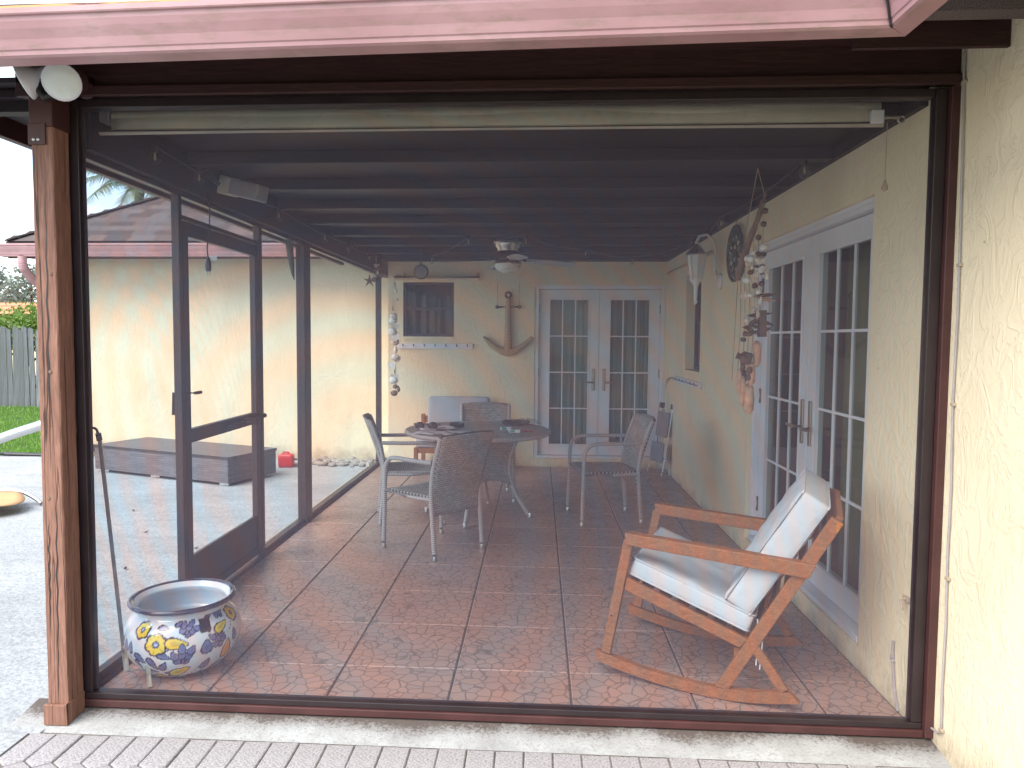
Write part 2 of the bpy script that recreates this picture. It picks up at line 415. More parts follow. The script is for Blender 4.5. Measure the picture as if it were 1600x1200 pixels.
def gutter_mat():
    t = NT('faded_gutter_enamel'); c = t.coord()
    n = t.noise(c, 2.5, 4)
    b = t.mix(t.ramp(n, [(.3, 0), (.7, 1)]), (.36, .195, .205), (.46, .275, .285))
    g = t.noise(t.coord(scale=(1, 1, 4)), 7, 6, .7)
    b = t.mix(t.ramp(g, [(.50, 0), (.72, .62)]), b, (.22, .17, .12))
    return t.done(b, .45, t.bump(t.noise(c, 3, 2), .08, .02), spec=.5)
M['gutter'] = gutter_mat()
def rust_mat():
    t = NT('rusted_drip_edge'); c = t.coord(scale=(1, 3, 6))
    n = t.noise(c, 3.4, 6, .6)
    b = t.mix(t.ramp(n, [(.42, 0), (.52, 1)]), (.12, .045, .035), (.62, .29, .11))
    return t.done(b, .75, t.bump(n, .2, .004))
M['rust'] = rust_mat()
def tile_mat():
    t = NT('flagstone_print_tile')
    oi = t.n('ShaderNodeObjectInfo'); tcn = t.n('ShaderNodeTexCoord')
    off = t.n('ShaderNodeVectorMath', operation='SCALE'); off.inputs[0].default_value = (7.3, 3.1, 0); t.l(oi.outputs['Random'], off.inputs['Scale'])
    ad = t.n('ShaderNodeVectorMath', operation='ADD'); t.l(tcn.outputs['Object'], ad.inputs[0]); t.l(off.outputs[0], ad.inputs[1])
    c = ad.outputs[0]
    wob = t.n('ShaderNodeTexNoise', {'Vector': c, 'Scale': 9.0, 'Detail': 2})
    wv = t.n('ShaderNodeVectorMath', operation='SCALE', ); t.l(wob.outputs['Color'], wv.inputs[0]); wv.inputs['Scale'].default_value = .035
    c2 = t.n('ShaderNodeVectorMath', operation='ADD'); t.l(c, c2.inputs[0]); t.l(wv.outputs[0], c2.inputs[1]); c2 = c2.outputs[0]
    ed = t.n('ShaderNodeTexVoronoi', {'Vector': c2, 'Scale': 17.0}, feature='DISTANCE_TO_EDGE').outputs['Distance']
    ce = t.n('ShaderNodeTexVoronoi', {'Vector': c2, 'Scale': 17.0}, feature='F1').outputs['Color']
    cell = t.n('ShaderNodeSeparateColor', {'Color': ce}).outputs[0]
    blot = t.noise(c, 3.5, 4)
    a = t.mix(t.ramp(blot, [(.3, 0), (.7, 1)]), (.33, .19, .15), (.43, .265, .215))
    a = t.mix(t.math('MULTIPLY', cell, .75), a, (.30, .215, .20))
    a = t.mix(t.math('MULTIPLY', oi.outputs['Random'], .35), a, (.34, .215, .18))
    a = t.mix(t.ramp(ed, [(.015, .8), (.07, 0)]), a, (.13, .085, .072))
    dirt = t.noise(t.coord('Object'), 11, 8, .75)
    a = t.mix(t.ramp(dirt, [(.6, 0), (.8, .35)]), a, (.28, .22, .19))
    rr = t.ramp(t.noise(c, 5, 4), [(.3, .30), (.7, .46)])
    h = t.ramp(ed, [(.0, 0), (.08, 1)])
    return t.done(a, rr, t.bump(t.math('ADD', h, t.math('MULTIPLY', t.noise(c, 40, 3), .4)), .22, .003), spec=.45)
M['tile'] = tile_mat()
M['grout'] = plain('dark_grout', (.10, .076, .068), .9, .3, 6, .3, 80)
def concrete_mat(name, a, b, speck=.5, bump=.5, stain=0.0, fine=55):
    t = NT(name); c = t.coord()
    n = t.noise(c, 1.1, 6, .6); f = t.noise(c, fine, 4, .65); k = t.noise(c, 9, 6, .7)
    col = t.mix(t.ramp(n, [(.3, 0), (.7, 1)]), a, b)
    col = t.mix(t.ramp(f, [(.40, speck), (.56, 0)]), col, tuple(x * .55 for x in a))
    col = t.mix(t.ramp(k, [(.58, 0), (.74, .55)]), col, tuple(x * .6 for x in a))
    if stain:
        s1 = t.noise(t.coord(scale=(1, 2.5, 1)), 4.2, 8, .72)
        col = t.mix(t.ramp(s1, [(.44, 0), (.60, stain)]), col, (.085, .062, .045))
    h = t.math('ADD', f, t.math('MULTIPLY', t.noise(c, fine * .35, 3, .5), .8))
    return t.done(col, .9, t.bump(h, bump, .006), spec=.25)
M['deck'] = concrete_mat('deck_coating', (.33, .35, .365), (.44, .46, .475), .5, 1.0, .14)
M['band'] = concrete_mat('stained_concrete', (.44, .45, .44), (.58, .59, .58), .55, .7, .62, 70)
def band_mat():
    t = NT('stained_concrete'); c = t.coord(); f = t.noise(c, 75, 5, .7); k = t.noise(c, 6, 8, .72); w = t.noise(t.coord(scale=(1, .4, 1)), 2.2, 5, .65)
    col = t.mix(t.ramp(k, [(.35, 0), (.68, 1)]), (.40, .41, .41), (.28, .28, .275))
    col = t.mix(t.ramp(f, [(.36, .6), (.50, 0)]), col, (.25, .22, .20))
    y = t.n('ShaderNodeSeparateXYZ', {'Vector': c}).outputs['Y']
    e = t.math('ADD', t.math('MULTIPLY', t.math('SUBTRACT', y, 2.785), 10.0), t.math('ADD', t.math('MULTIPLY', t.math('SUBTRACT', w, .5), 2.6), t.math('MULTIPLY', t.math('SUBTRACT', f, .5), 2.2)))
    col = t.mix(t.ramp(e, [(.0, 0), (.75, .88)]), col, (.075, .052, .042))
    return t.done(col, .92, t.bump(t.math('ADD', f, k), .6, .006), spec=.2)
M['band'] = band_mat()
M['bandstain'] = concrete_mat('mildewed_concrete', (.20, .17, .14), (.33, .29, .25), .6, .7, .5, 70)
M['paver'] = concrete_mat('pink_grey_paver', (.33, .31, .315), (.42, .40, .405), .7, .6, 0, 110)
M['joint'] = concrete_mat('paver_joint_sand', (.15, .13, .12), (.26, .23, .21), .6, .8)
M['soil'] = concrete_mat('soil_lawn', (.035, .07, .015), (.06, .11, .02), .3, .6)
def shingle_mat():
    t = NT('asphalt_shingle'); oi = t.n('ShaderNodeObjectInfo'); c = t.coord()
    b = t.mix(oi.outputs['Random'], (.075, .058, .058), (.15, .12, .118))
    b = t.mix(t.ramp(t.noise(c, 200, 2), [(.4, .5), (.6, 0)]), b, (.04, .03, .03))
    return t.done(b, .95, t.bump(t.noise(c, 150, 3), .5, .004), spec=.2)
M['shingle'] = shingle_mat()
def picket_mat():
    t = NT('silvered_picket'); oi = t.n('ShaderNodeObjectInfo')
    c = t.coord(scale=(9, 9, .9)); n = t.noise(c, 3, 6, .65)
    b = t.mix(oi.outputs['Random'], (.11, .118, .13), (.21, .22, .24))
    b = t.mix(t.ramp(n, [(.42, 0), (.62, .7)]), b, (.10, .105, .085))
    return t.done(b, .9, t.bump(n, .4, .01), spec=.2)
M['picket'] = picket_mat()
def leaf_mat(name, a, b):
    t = NT(name); c = t.coord(); n = t.noise(c, 3.1, 3)
    n2 = t.n('ShaderNodeTexWhiteNoise'); g = t.n('ShaderNodeNewGeometry'); t.l(g.outputs['Random Per Island'], n2.inputs['Vector'])
    f = t.math('ADD', t.math('MULTIPLY', n, .5), t.math('MULTIPLY', g.outputs['Random Per Island'], .5))
    col = t.mix(f, a, b); tr = t.n('ShaderNodeBsdfTranslucent'); t.l(col, tr.inputs['Color'])
    t.done(col, .6, spec=.3)
    ms = t.n('ShaderNodeMixShader', {'Fac': .3}); t.l(t.p.outputs[0], ms.inputs[1]); t.l(tr.outputs[0], ms.inputs[2]); t.l(ms.outputs[0], t.out.inputs['Surface'])
    return t.m
M['grass'] = leaf_mat('lawn_grass', (.11, .24, .035), (.24, .42, .08))
M['bush'] = leaf_mat('hedge_leaf', (.08, .17, .03), (.24, .34, .07))
M['fartree'] = leaf_mat('far_tree_leaf', (.16, .20, .17), (.27, .32, .26))
M['palmleaf'] = leaf_mat('palm_leaf', (.07, .11, .04), (.17, .21, .10))
def rooftile_mat():
    t = NT('orange_roof_tile'); c = t.coord()
    w = t.n('ShaderNodeTexWave', {'Vector': c, 'Scale': 1.6, 'Distortion': .3}, bands_direction='Z').outputs['Fac']
    return t.done(t.mix(w, (.42, .13, .06), (.62, .24, .12)), .85, t.bump(w, .5, .03))
M['rooftile'] = rooftile_mat()
def paper_mat():
    t = NT('newsprint'); c = t.coord('UV')
    br = t.n('ShaderNodeTexBrick', {'Vector': c, 'Color1': (.25, .25, .26, 1), 'Color2': (.55, .54, .54, 1), 'Mortar': (.66, .65, .64, 1), 'Scale': 9.0,
                                    'Mortar Size': .05, 'Brick Width': .7, 'Row Height': .12})
    pic = t.ramp(t.noise(c, 3.0, 2), [(.52, 0), (.56, 1)])
    return t.done(t.mix(pic, br.outputs['Color'], (.16, .17, .21)), .85)
M['paper'] = paper_mat()

# ================================================================== SETTING
gz = -.06
b = MB(); b.box(-260, 260, -60, 420, -.5, -.14); tag(b.obj('ground', M['soil']), kind='structure')
b = MB(); b.grid(lambda u, v: (-40 + 40 * u, 9.14 + 7.5 * v, -.075 - .006 * math.sin(7 * u) * v), 30, 12)
lawn = tag(b.obj('lawn', M['soil']), kind='structure')
N = 34000                                                            # grass blades
gx = rng.uniform(-15.5, -6.2, N); gy = 9.16 + 6.6 * rng.random(N) ** 1.2; h = rng.uniform(.03, .085, N)
an = rng.uniform(0, 6.283, N); ln = rng.uniform(-.03, .03, (N, 2)); wd = .006 + .004 * rng.random(N)
z0 = np.full(N, -.08)
A = np.stack([gx - wd * np.cos(an), gy - wd * np.sin(an), z0], 1); B = np.stack([gx + wd * np.cos(an), gy + wd * np.sin(an), z0], 1)
T = np.stack([gx + ln[:, 0], gy + ln[:, 1], z0 + h], 1)
V = np.stack([A, B, T], 1).reshape(-1, 3)
me = bpy.data.meshes.new('grass'); me.from_pydata(V.tolist(), [], np.arange(3 * N).reshape(-1, 3).tolist()); me.materials.append(M['grass'])
o = put(bpy.data.objects.new('grass', me)); tag(o, 'short bright green lawn grass in front of the weathered fence', 'grass', kind='stuff')

# concrete patio deck outside the screens
b = MB(); b.box(-14, -1.99, -3, 9.14, -.3, gz); b.box(-6.1, -1.99, 9.14, 9.32, -.3, gz)
b.box(-1.99, -1.945, 2.7, 9.3, -.3, gz)
tag(b.obj('patio_deck', M['deck']), kind='structure')
# stained concrete band in front of the screen sill, then pavers
b = MB(); b.grid(lambda u, v: (-2.1 + 3.635 * u, 2.715 + .05 * math.sin(2.2 * u) * 0 + (.205) * v, -.053 + .02 * v * v - .012 * (1 - v) ** 4), 60, 6)
tag(b.obj('concrete_band', M['band']), kind='structure')
b = MB(); b.box(-1.99, 1.535, -3, 2.72, -.3, -.067)
path = tag(b.obj('paver_path', M['joint']), kind='structure')
PW, PL = .108, .205                                                  # elongated hexagon pavers
def paver_mesh(clip):
    g = .0024; hw = PW / 2 - g; hl = PL / 2; t = .035
    poly = [(-hw, -hl + t * .5 + g), (0, -hl - t * .5 + g), (hw, -hl + t * .5 + g), (hw, hl - t * .5 - g), (0, hl + t * .5 - g), (-hw, hl - t * .5 - g)]
    if clip: poly = [(-hw, -hl + t * .5 + g), (0, -hl - t * .5 + g), (hw, -hl + t * .5 + g), (hw, hl), (-hw, hl)]
    q = MB(); q.prism(poly, (0, 0, -.025), (1, 0, 0), (0, 1, 0), (0, 0, .05))
    return q.mesh('paver', M['paver'])
pm, pmc = paver_mesh(False), paver_mesh(True)
nr = 0
for r in range(7):
    y = 2.706 - PL / 2 - r * PL
    for k in range(34):
        x = -1.93 + k * PW + (PW / 2 if r % 2 else 0)
        if x > 1.49: continue
        o = bpy.data.objects.new('paver', pmc if r == 0 else pm); put(o, path)
        o.location = (x, y, -.060 + random.uniform(-.0025, .0025)); o.rotation_euler = (random.uniform(-.008, .008), random.uniform(-.01, .01), random.uniform(-.012, .012))
        m = o.modifiers.new('bevel', 'BEVEL'); m.width = .004; m.segments = 1; m.limit_method = 'ANGLE'
# porch floor with its tiles
b = MB(); b.box(-1.945, 1.475, 2.92, 8.65, -.3, -.006)
floor = tag(b.obj('porch_floor', M['grout']), kind='structure')
TS = .512; xl = [.15 + TS * k for k in range(-4, 4)]; yl = [3.253 + TS * k for k in range(-1, 12)]
tmesh = {}
for i in range(len(xl) - 1):
    for j in range(len(yl) - 1):
        x0, x1 = max(xl[i], -1.86), min(xl[i + 1], 1.472); y0, y1 = max(yl[j], 2.945), min(yl[j + 1], 8.645)
        if x1 - x0 < .05 or y1 - y0 < .05: continue
        key = (round(x1 - x0, 3), round(y1 - y0, 3))
        if key not in tmesh:
            q = MB(); g = .0045; q.box(-key[0] / 2 + g, key[0] / 2 - g, -key[1] / 2 + g, key[1] / 2 - g, -.012, 0); tmesh[key] = q.mesh('tile', M['tile'])
        o = bpy.data.objects.new('tile', tmesh[key]); put(o, floor); o.location = ((x0 + x1) / 2, (y0 + y1) / 2, random.uniform(-.0008, .0008))
        m = o.modifiers.new('bevel', 'BEVEL'); m.width = .003; m.segments = 1
# ================================================================== HOUSE
house = thing('house', 'cream stucco house with brown shingle roof and maroon gutters wrapped round the screened porch', 'house', (1.475, 8.65, 0))
RX, BY, WY = 1.475, 8.65, 9.30

def wall_holes(name, Mx, W_, z0, z1, holes, th=.2, mat='stucco'):
    """local x along the wall, y into the wall, z up; holes (x0,x1,z0,z1)"""
    xs = sorted(set([0, W_] + [h for q in holes for h in q[:2]])); zs = sorted(set([z0, z1] + [h for q in holes for h in q[2:]]))
    q = MB(Mx)
    inside = lambda x, z: any(a < x < b_ and c < z < d for a, b_, c, d in holes)
    for i in range(len(xs) - 1):
        for j in range(len(zs) - 1):
            if inside((xs[i] + xs[i + 1]) / 2, (zs[j] + zs[j + 1]) / 2): continue
            for y in (0, th): q.add([(xs[i], y, zs[j]), (xs[i + 1], y, zs[j]), (xs[i + 1], y, zs[j + 1]), (xs[i], y, zs[j + 1])], [(0, 1, 2, 3)])
    for a, b_, c, d in holes + [(0, W_, z0, z1)]:
        q.add([(a, 0, c), (b_, 0, c), (b_, 0, d), (a, 0, d), (a, th, c), (b_, th, c), (b_, th, d), (a, th, d)], [(0, 1, 5, 4), (1, 2, 6, 5), (2, 3, 7, 6), (3, 0, 4, 7)])
    return q.obj(name, M[mat], house)

MR = Matrix(((0, 1, 0, RX), (-1, 0, 0, BY), (0, 0, 1, 0), (0, 0, 0, 1)))        # right wall: local x runs towards the camera
MBk = Matrix(((1, 0, 0, -1.78), (0, 1, 0, BY), (0, 0, 1, 0), (0, 0, 0, 1)))     # back wall
DY0, DY1 = 5.285, 3.40                                                         # right door opening
wall_holes('wall', MR, BY - 2.925, -.3, 3.3, [(BY - DY0, BY - DY1, .10, 2.15), (BY - 7.56, BY - 6.87, 1.20, 2.14)])
q = MB(); q.box(1.535, 1.9, -3.35, 2.922, -.3, 3.3); q.obj('wall', M['stucco'], house)
wall_holes('wall', MBk, 3.255, -.3, 3.3, [(1.73, 3.235, .10, 2.13), (.18, .78, 1.515, 2.16)])
q = MB(); q.box(-6.15, -1.78, WY, WY + .2, -.3, 2.75); q.obj('wall', M['stucco'], house)
q = MB(); q.box(-1.78, -1.60, BY + .2, WY + .2, -.3, 2.75); q.obj('wall', M['stucco'], house)
q = MB(); q.box(-6.15, -5.95, WY + .2, 15, -.3, 2.75); q.obj('wall', M['stucco'], house)
# rooms behind the doors (seen through the glass)
def room(x0, x1, y0, y1, z0, z1, skip):
    q = MB(); v = [(x, y, z) for z in (z0, z1) for y in (y0, y1) for x in (x0, x1)]
    F = {'z0': (0, 2, 3, 1), 'z1': (4, 5, 7, 6), 'y0': (0, 1, 5, 4), 'y1': (2, 6, 7, 3), 'x0': (0, 4, 6, 2), 'x1': (1, 3, 7, 5)}
    q.add(v, [f for k, f in F.items() if k != skip]); return q.obj('room_wall', M['room'], house)
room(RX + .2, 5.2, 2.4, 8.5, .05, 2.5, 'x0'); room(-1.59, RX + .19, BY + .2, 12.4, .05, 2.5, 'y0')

def french_door(Mx, W_, z0, z1, rec):
    """casing mesh with leaves, panes, muntins, handles and hinges as sub-parts; local x 0..W_, y into the wall"""
    q = MB(Mx); f = .045; d0, d1 = rec - .045, rec + .075
    q.box(0, f, d0, d1, z0, z1); q.box(W_ - f, W_, d0, d1, z0, z1); q.box(f, W_ - f, d0, d1, z1 - f, z1); q.box(f, W_ - f, d0 - .02, d1, z0, z0 + .03)
    q.box(-.025, W_ + .02, d0 - .008, d0, z1 - .02, z1 + .03)
    door = q.obj('french_door', M['white'], house, bevel=.003)
    mid = W_ / 2; leaves = ((f + .003, mid - .002), (mid + .002, W_ - f - .003)); lz0, lz1 = z0 + .034, z1 - f - .004
    for li, (a, b_) in enumerate(leaves):
        st = .125; g0, g1 = a + st, b_ - st; h0, h1 = lz0 + .125, lz1 - .115; y0, y1 = rec, rec + .045
        q = MB(Mx); q.box(a, g0, y0, y1, lz0, lz1); q.box(g1, b_, y0, y1, lz0, lz1); q.box(g0, g1, y0, y1, lz0, h0); q.box(g0, g1, y0, y1, h1, lz1)
        e = .014
        q.box(g0 - e, g0 + e * .3, y0 - .006, y0, h0 - e, h1 + e); q.box(g1 - e * .3, g1 + e, y0 - .006, y0, h0 - e, h1 + e)
        q.box(g0, g1, y0 - .006, y0, h0 - e, h0 + e * .3); q.box(g0, g1, y0 - .006, y0, h1 - e * .3, h1 + e)
        q.obj('door_leaf', M['white'], door, bevel=.002)
        cols = [g0 + (g1 - g0) * k / 3 for k in range(4)]; rows = [h0 + (h1 - h0) * k / 4 for k in range(5)]
        for c in range(3):
            for r in range(4):
                q = MB(Mx); tl = random.uniform(-.0012, .0012)
                x0, x1, p0, p1 = cols[c] + .0005, cols[c + 1] - .0005, rows[r] + .0005, rows[r + 1] - .0005
                q.add([(x0, y0 + .018 - tl, p0), (x1, y0 + .018 + tl, p0), (x1, y0 + .018 + tl, p1), (x0, y0 + .018 - tl, p1)], [(0, 1, 2, 3)])
                q.obj('pane', M['glass'], door)
        for c in cols[1:3]:
            q = MB(Mx); q.box(c - .0072, c + .0072, y0 + .010, y0 + .026, h0, h1); q.obj('muntin', M['white'], door)
        for r in rows[1:4]:
            q = MB(Mx); q.box(g0, g1, y0 + .0112, y0 + .0248, r - .0072, r + .0072); q.obj('muntin', M['white'], door)
        hx = b_ - .06 if li == 0 else a + .06; hz = 1.03; sg = -1 if li == 0 else 1
        q = MB(Mx); q.box(hx - .019, hx + .019, y0 - .012, y0, hz - .13, hz + .13); q.obj('handle_plate', M['nickel'], door, bevel=.008)
        q = MB(Mx); q.tube([(hx, y0 - .01, hz - .03), (hx, y0 - .055, hz - .03), (hx + sg * .02, y0 - .06, hz - .03), (hx + sg * .12, y0 - .055, hz - .028)], [.012, .011, .011, .008], 8)
        q.obj('handle', M['nickel'], door, True)
        ex = a - .004 if li == 0 else b_ + .004
        for hz in (lz0 + .22, (lz0 + lz1) / 2, lz1 - .22):
            q = MB(Mx); q.tube([(ex, y0 - .006, hz - .05), (ex, y0 - .006, hz + .05)], .008, 8); q.box(ex - .012, ex + .012, y0 - .003, y0, hz - .05, hz + .05); q.obj('hinge', M['nickel'], door, True)
    return door
MRd = Matrix(((0, 1, 0, RX), (-1, 0, 0, DY0 - .002), (0, 0, 1, 0), (0, 0, 0, 1)))
MBd = Matrix(((1, 0, 0, -.048), (0, 1, 0, BY), (0, 0, 1, 0), (0, 0, 0, 1)))
d1 = french_door(MRd, DY0 - DY1 - .004, .102, 2.148, .075); d1['label'] = 'white double french door in the right wall beside the rocking chair'
d2 = french_door(MBd, 1.501, .102, 2.128, .055); d2['label'] = 'white double french door in the back wall right of the anchor'

def window(Mx, W_, z0, z1, rec, sill):
    q = MB(Mx); f = .03; q.box(0, f, rec, rec + .06, z0, z1); q.box(W_ - f, W_, rec, rec + .06, z0, z1); q.box(f, W_ - f, rec, rec + .06, z0, z0 + f); q.box(f, W_ - f, rec, rec + .06, z1 - f, z1)
    w = q.obj('window', M['bronze'], house)
    zm = z0 + (z1 - z0) * .52
    q = MB(Mx); q.box(f, W_ - f, rec + .01, rec + .04, zm - .018, zm + .018); q.obj('meeting_rail', M['bronze'], w)
    for a, c, dy in ((z0 + f, zm - .018, .02), (zm + .018, z1 - f, .035)):
        q = MB(Mx); q.add([(f, rec + dy, a), (W_ - f, rec + dy, a), (W_ - f, rec + dy, c), (f, rec + dy, c)], [(0, 1, 2, 3)]); q.obj('pane', M['glass'], w)
    q = MB(Mx); q.box(.0, W_, rec + .10, rec + .105, z0, z1); q.obj('dark_backing', M['black'], w)  # added black board that makes the window read plain dark
    q = MB(Mx); q.box(-.0, W_, -.012 if sill else .004, rec, z0 - .03, z0 + .004); q.obj('sill', M['stucco'], w, bevel=.004)
    return w
MRw = Matrix(((0, 1, 0, RX), (-1, 0, 0, 7.558), (0, 0, 1, 0), (0, 0, 0, 1))); MBw = Matrix(((1, 0, 0, -1.598), (0, 1, 0, BY), (0, 0, 1, 0), (0, 0, 0, 1)))
window(MRw, .686, 1.204, 2.138, .09, True); window(MBw, .596, 1.519, 2.158, .03, True)

# curtains inside the doors
def curtain(name, label, Mx, x0, x1, z0, z1, y, mat, k, amp=.03):
    q = MB(Mx); q.grid(lambda u, v: (x0 + (x1 - x0) * u, y + amp * math.sin(k * u) * (.6 + .4 * math.sin(3 * u + 1)) + .012 * math.sin(2.3 * k * u), z0 + (z1 - z0) * v), 120, 4)
    o = q.obj(name, mat, None, True, solid=.003); return tag(o, label, 'curtain', 'door curtains')
curtain('curtain', 'sheer grey curtain hanging behind the right leaf of the back french door', MBd, .76, 1.5, .14, 2.1, .20, M['curtain'], 46)
curtain('curtain', 'thin pale curtain hanging behind the left leaf of the back french door', MBd, .0, .70, .14, 2.1, .24, M['curtain'], 30, .02)
curtain('curtain', 'tan curtain hanging behind the nearer leaf of the right wall french door', MRd, .98, 2.05, .14, 2.1, .26, M['tancurtain'], 38)
# ---- porch roof: rafters, deck, beams
CZ = 2.405
q = MB(); q.box(-2.36, RX, 2.926, BY, CZ + .06, CZ + .09); q.obj('roof_deck', M['rafterwood'], house)
for k in range(9):
    y = 3.18 + .664 * k
    q = MB(); q.box(-1.838, RX - .031, y - .045, y + .045, CZ - .005, CZ + .058); q.obj('rafter', M['rafterwood'], house, bevel=.004)
q = MB(); q.box(RX - .03, RX - .0005, 2.965, BY - .032, CZ - .0065, CZ + .0595); q.obj('ledger', M['sidewood'], house)
q = MB(); q.box(-1.838, RX - .0005, BY - .03, BY - .0005, CZ - .0062, CZ + .0595); q.obj('ledger', M['rafterwood'], house)
q = MB(); q.box(1.03, RX + .0585, 2.575, 2.592, 2.468, 2.86); q.obj('end_board', M['beamwood'], house, bevel=.003)
q = MB(); q.box(-1.96, -1.84, 2.96, WY, 2.262, CZ + .058); q.obj('side_beam', M['sidewood'], house, bevel=.004)
q = MB(); q.box(-2.08, RX + .0595, 2.86, 2.9215, 2.452, 2.66); q.obj('front_beam', M['beamwood'], house, bevel=.006)
q = MB(); q.box(-2.06, RX + .0594, 2.835, 2.858, 2.438, 2.475); q.obj('beam_trim', M['beamwood'], house, bevel=.003)
q = MB(); q.box(-2.36, 1.028, 2.442, 2.86, 2.585, 2.60); q.box(1.0285, RX + .059, 2.593, 2.859, 2.586, 2.60); q.obj('soffit', M['beamwood'], house)
q = MB(); q.box(-2.40, -1.98, 2.86, 9.0, 2.50, 2.52); q.obj('soffit', M['sidewood'], house)
q = MB(); q.box(-2.44, -2.40, 2.45, 9.0, 2.39, 2.53); q.obj('fascia', M['maroon'], house, bevel=.003)
q = MB(); q.box(-2.44, 1.08, 2.402, 2.438, 2.462, 2.535); q.obj('fascia', M['maroon'], house, bevel=.004)
# side eave rafter tails
for k in range(8):
    y = 3.0 + .664 * k
    q = MB(); q.box(-2.398, -1.962, y - .03, y + .03, 2.42, 2.498); q.obj('rafter_tail', M['sidewood'], house)
# roof plane over the porch and main house
q = MB(); q.prism([(2.37, 2.50), (2.44, 2.5), (2.44, 2.61), (9.2, 4.3), (9.2, 4.42), (2.37, 2.548)], (-.02, 0, 0), (0, 1, 0), (0, 0, 1), (4.9, 0, 0)); q.obj('roof', M['shingle'], house)
q = MB(); q.prism([(1.02, 2.66), (6.0, 4.6), (6.0, 4.72), (1.02, 2.70)], (0, 2.9, 0), (1, 0, 0), (0, 0, 1), (0, 12.6, 0)); q.obj('roof', M['shingle'], house)
q = MB(); q.box(1.06, RX + .059, -3.3, 2.383, 2.60, 2.62); q.obj('soffit', M['beamwood'], house)
# drip edge with rust
q = MB(); q.add([(-2.5, 2.345, 2.50), (1.06, 2.275, 2.53), (1.06, 2.285, 2.582), (-2.5, 2.355, 2.553), (-2.5, 2.40, 2.50), (1.06, 2.33, 2.53), (1.06, 2.40, 2.586), (-2.5, 2.40, 2.557)],
    [(0, 1, 2, 3), (3, 2, 6, 7), (0, 4, 5, 1), (4, 7, 6, 5), (0, 3, 7, 4), (1, 5, 6, 2)]); q.obj('drip_edge', M['rust'], house)
# K-style gutters
PROF = [(0, 0), (.066, 0), (.074, .006), (.076, .018), (.080, .022), (.088, .05), (.101, .078), (.108, .098), (.110, .112), (.117, .114), (.119, .118), (.119, .134), (.112, .135), (.110, .128), (.104, .112), (.070, .02), (.006, .008), (.006, .132), (0, .132)]
def gutter(p, q_, out, sc=1.0, parent=house, name='gutter', mi0=0, mi1=0):
    p, q_, out = Vector(p), Vector(q_), Vector(out); n = len(PROF); d = (q_ - p).normalized()
    v = [p + out * a * sc + Vector((0, 0, b_ * sc)) + d * (a * mi0) for a, b_ in PROF] + [q_ + out * a * sc + Vector((0, 0, b_ * sc)) + d * (a * mi1) for a, b_ in PROF]
    k = MB(); k.add(v, [(i, (i + 1) % n, (i + 1) % n + n, i + n) for i in range(n)] + [tuple(range(n)), tuple(range(2 * n - 1, n - 1, -1))])
    return k.obj(name, M['gutter'], parent)
g1 = gutter((-2.5, 2.40, 2.378), (1.085, 2.335, 2.412), (-.018, -1, 0), mi1=-1.0); g1['label'] = 'long faded pink maroon gutter across the front of the porch'
g2 = gutter((1.085, 2.335, 2.412), (1.085, -3.2, 2.43), (-1, 0, 0), mi0=1.0); g2['label'] = 'short gutter running towards the viewer from the inside corner'
# mitre seam with rivets and sealant
q = MB(); pts = [Vector((1.085, 2.335, 2.412)) + Vector((-a, -a, b_ + 0)) * 1.0 + Vector((-.003, -.003, 0)) for a, b_ in PROF[1:12]]
q.tube([p + Vector((-.002, -.002, -.002)) for p in pts], .0035, 6); q.obj('gutter_seam', M['black'], g1, True)
for (a, b_) in ((.095, .075), (.104, .098)):
    q = MB(); q.ball((1.085 - a - .012, 2.335 - a - .004, 2.412 + b_), .006, n=8, m=5); q.obj('rivet', M['steel'], g1, True)
# ---- wing roof (hip) with shingles
EY, EX, EZ, PT = 8.86, -6.62, 2.665, .60
q = MB(); t = 4.2
q.add([(EX, EY, EZ), (-1.9, EY, EZ), (-1.9, EY + t, EZ + PT * t), (EX + t, EY + t, EZ + PT * t), (EX, EY + 2 * t, EZ), (EX, EY, EZ - .03), (-1.9, EY, EZ - .03), (EX, EY + 2 * t, EZ - .03), (-1.9, EY + t, EZ + PT * t - .03)],
      [(0, 1, 2, 3), (0, 3, 4), (0, 5, 6, 1), (0, 4, 7, 5), (1, 6, 8, 2)])
wroof = q.obj('roof', M['shingle'], house); wroof['label'] = 'brown shingle hip roof of the wing at left'
sm = {}
ex = .145; slope = math.atan(PT)
for r in range(17):
    s0 = r * ex; yy = EY + s0 * math.cos(slope) - .02; zz = EZ + s0 * math.sin(slope) - .012
    xl0 = EX + (yy - EY) + .03
    x = xl0 - random.uniform(0, .2); 
    while x < -2.15:
        w = random.choice((.24, .30, .30, .34)); a, b_ = max(x, xl0), min(x + w, -2.1)
        if b_ - a > .06:
            key = round(b_ - a, 2)
            if key not in sm:
                k = MB(); k.add([(0, 0, .006), (key - .006, 0, .006), (key - .006, .17, .010), (0, .17, .010), (0, 0, 0), (key - .006, 0, 0)], [(0, 1, 2, 3), (0, 4, 5, 1)]); sm[key] = k.mesh('shingle', M['shingle'])
            o = bpy.data.objects.new('shingle', sm[key]); put(o, wroof); o.matrix_parent_inverse = world_of(wroof).inverted()
            o.location = (a, yy, zz + .014); o.rotation_euler = (slope, 0, 0)
        x += w
q = MB(); d = Vector((1, 1, PT)); q.beam(Vector((EX, EY, EZ + .02)), Vector((EX, EY, EZ + .02)) + d * 4.0, .2, .02); q.obj('hip_cap', M['shingle'], wroof)
g3 = gutter((EX - .02, EY + .0, 2.475), (-1.97, EY, 2.475), (0, -1, 0), 1.15); g3['label'] = 'faded maroon gutter along the eave of the wing'
q = MB(); q.box(EX + .02, -1.98, EY + .002, EY + .03, 2.46, 2.66); q.obj('fascia', M['maroon'], house)
q = MB(); q.box(EX + .03, -1.98, EY + .03, WY, 2.50, 2.52); q.obj('soffit', M['maroon'], house)
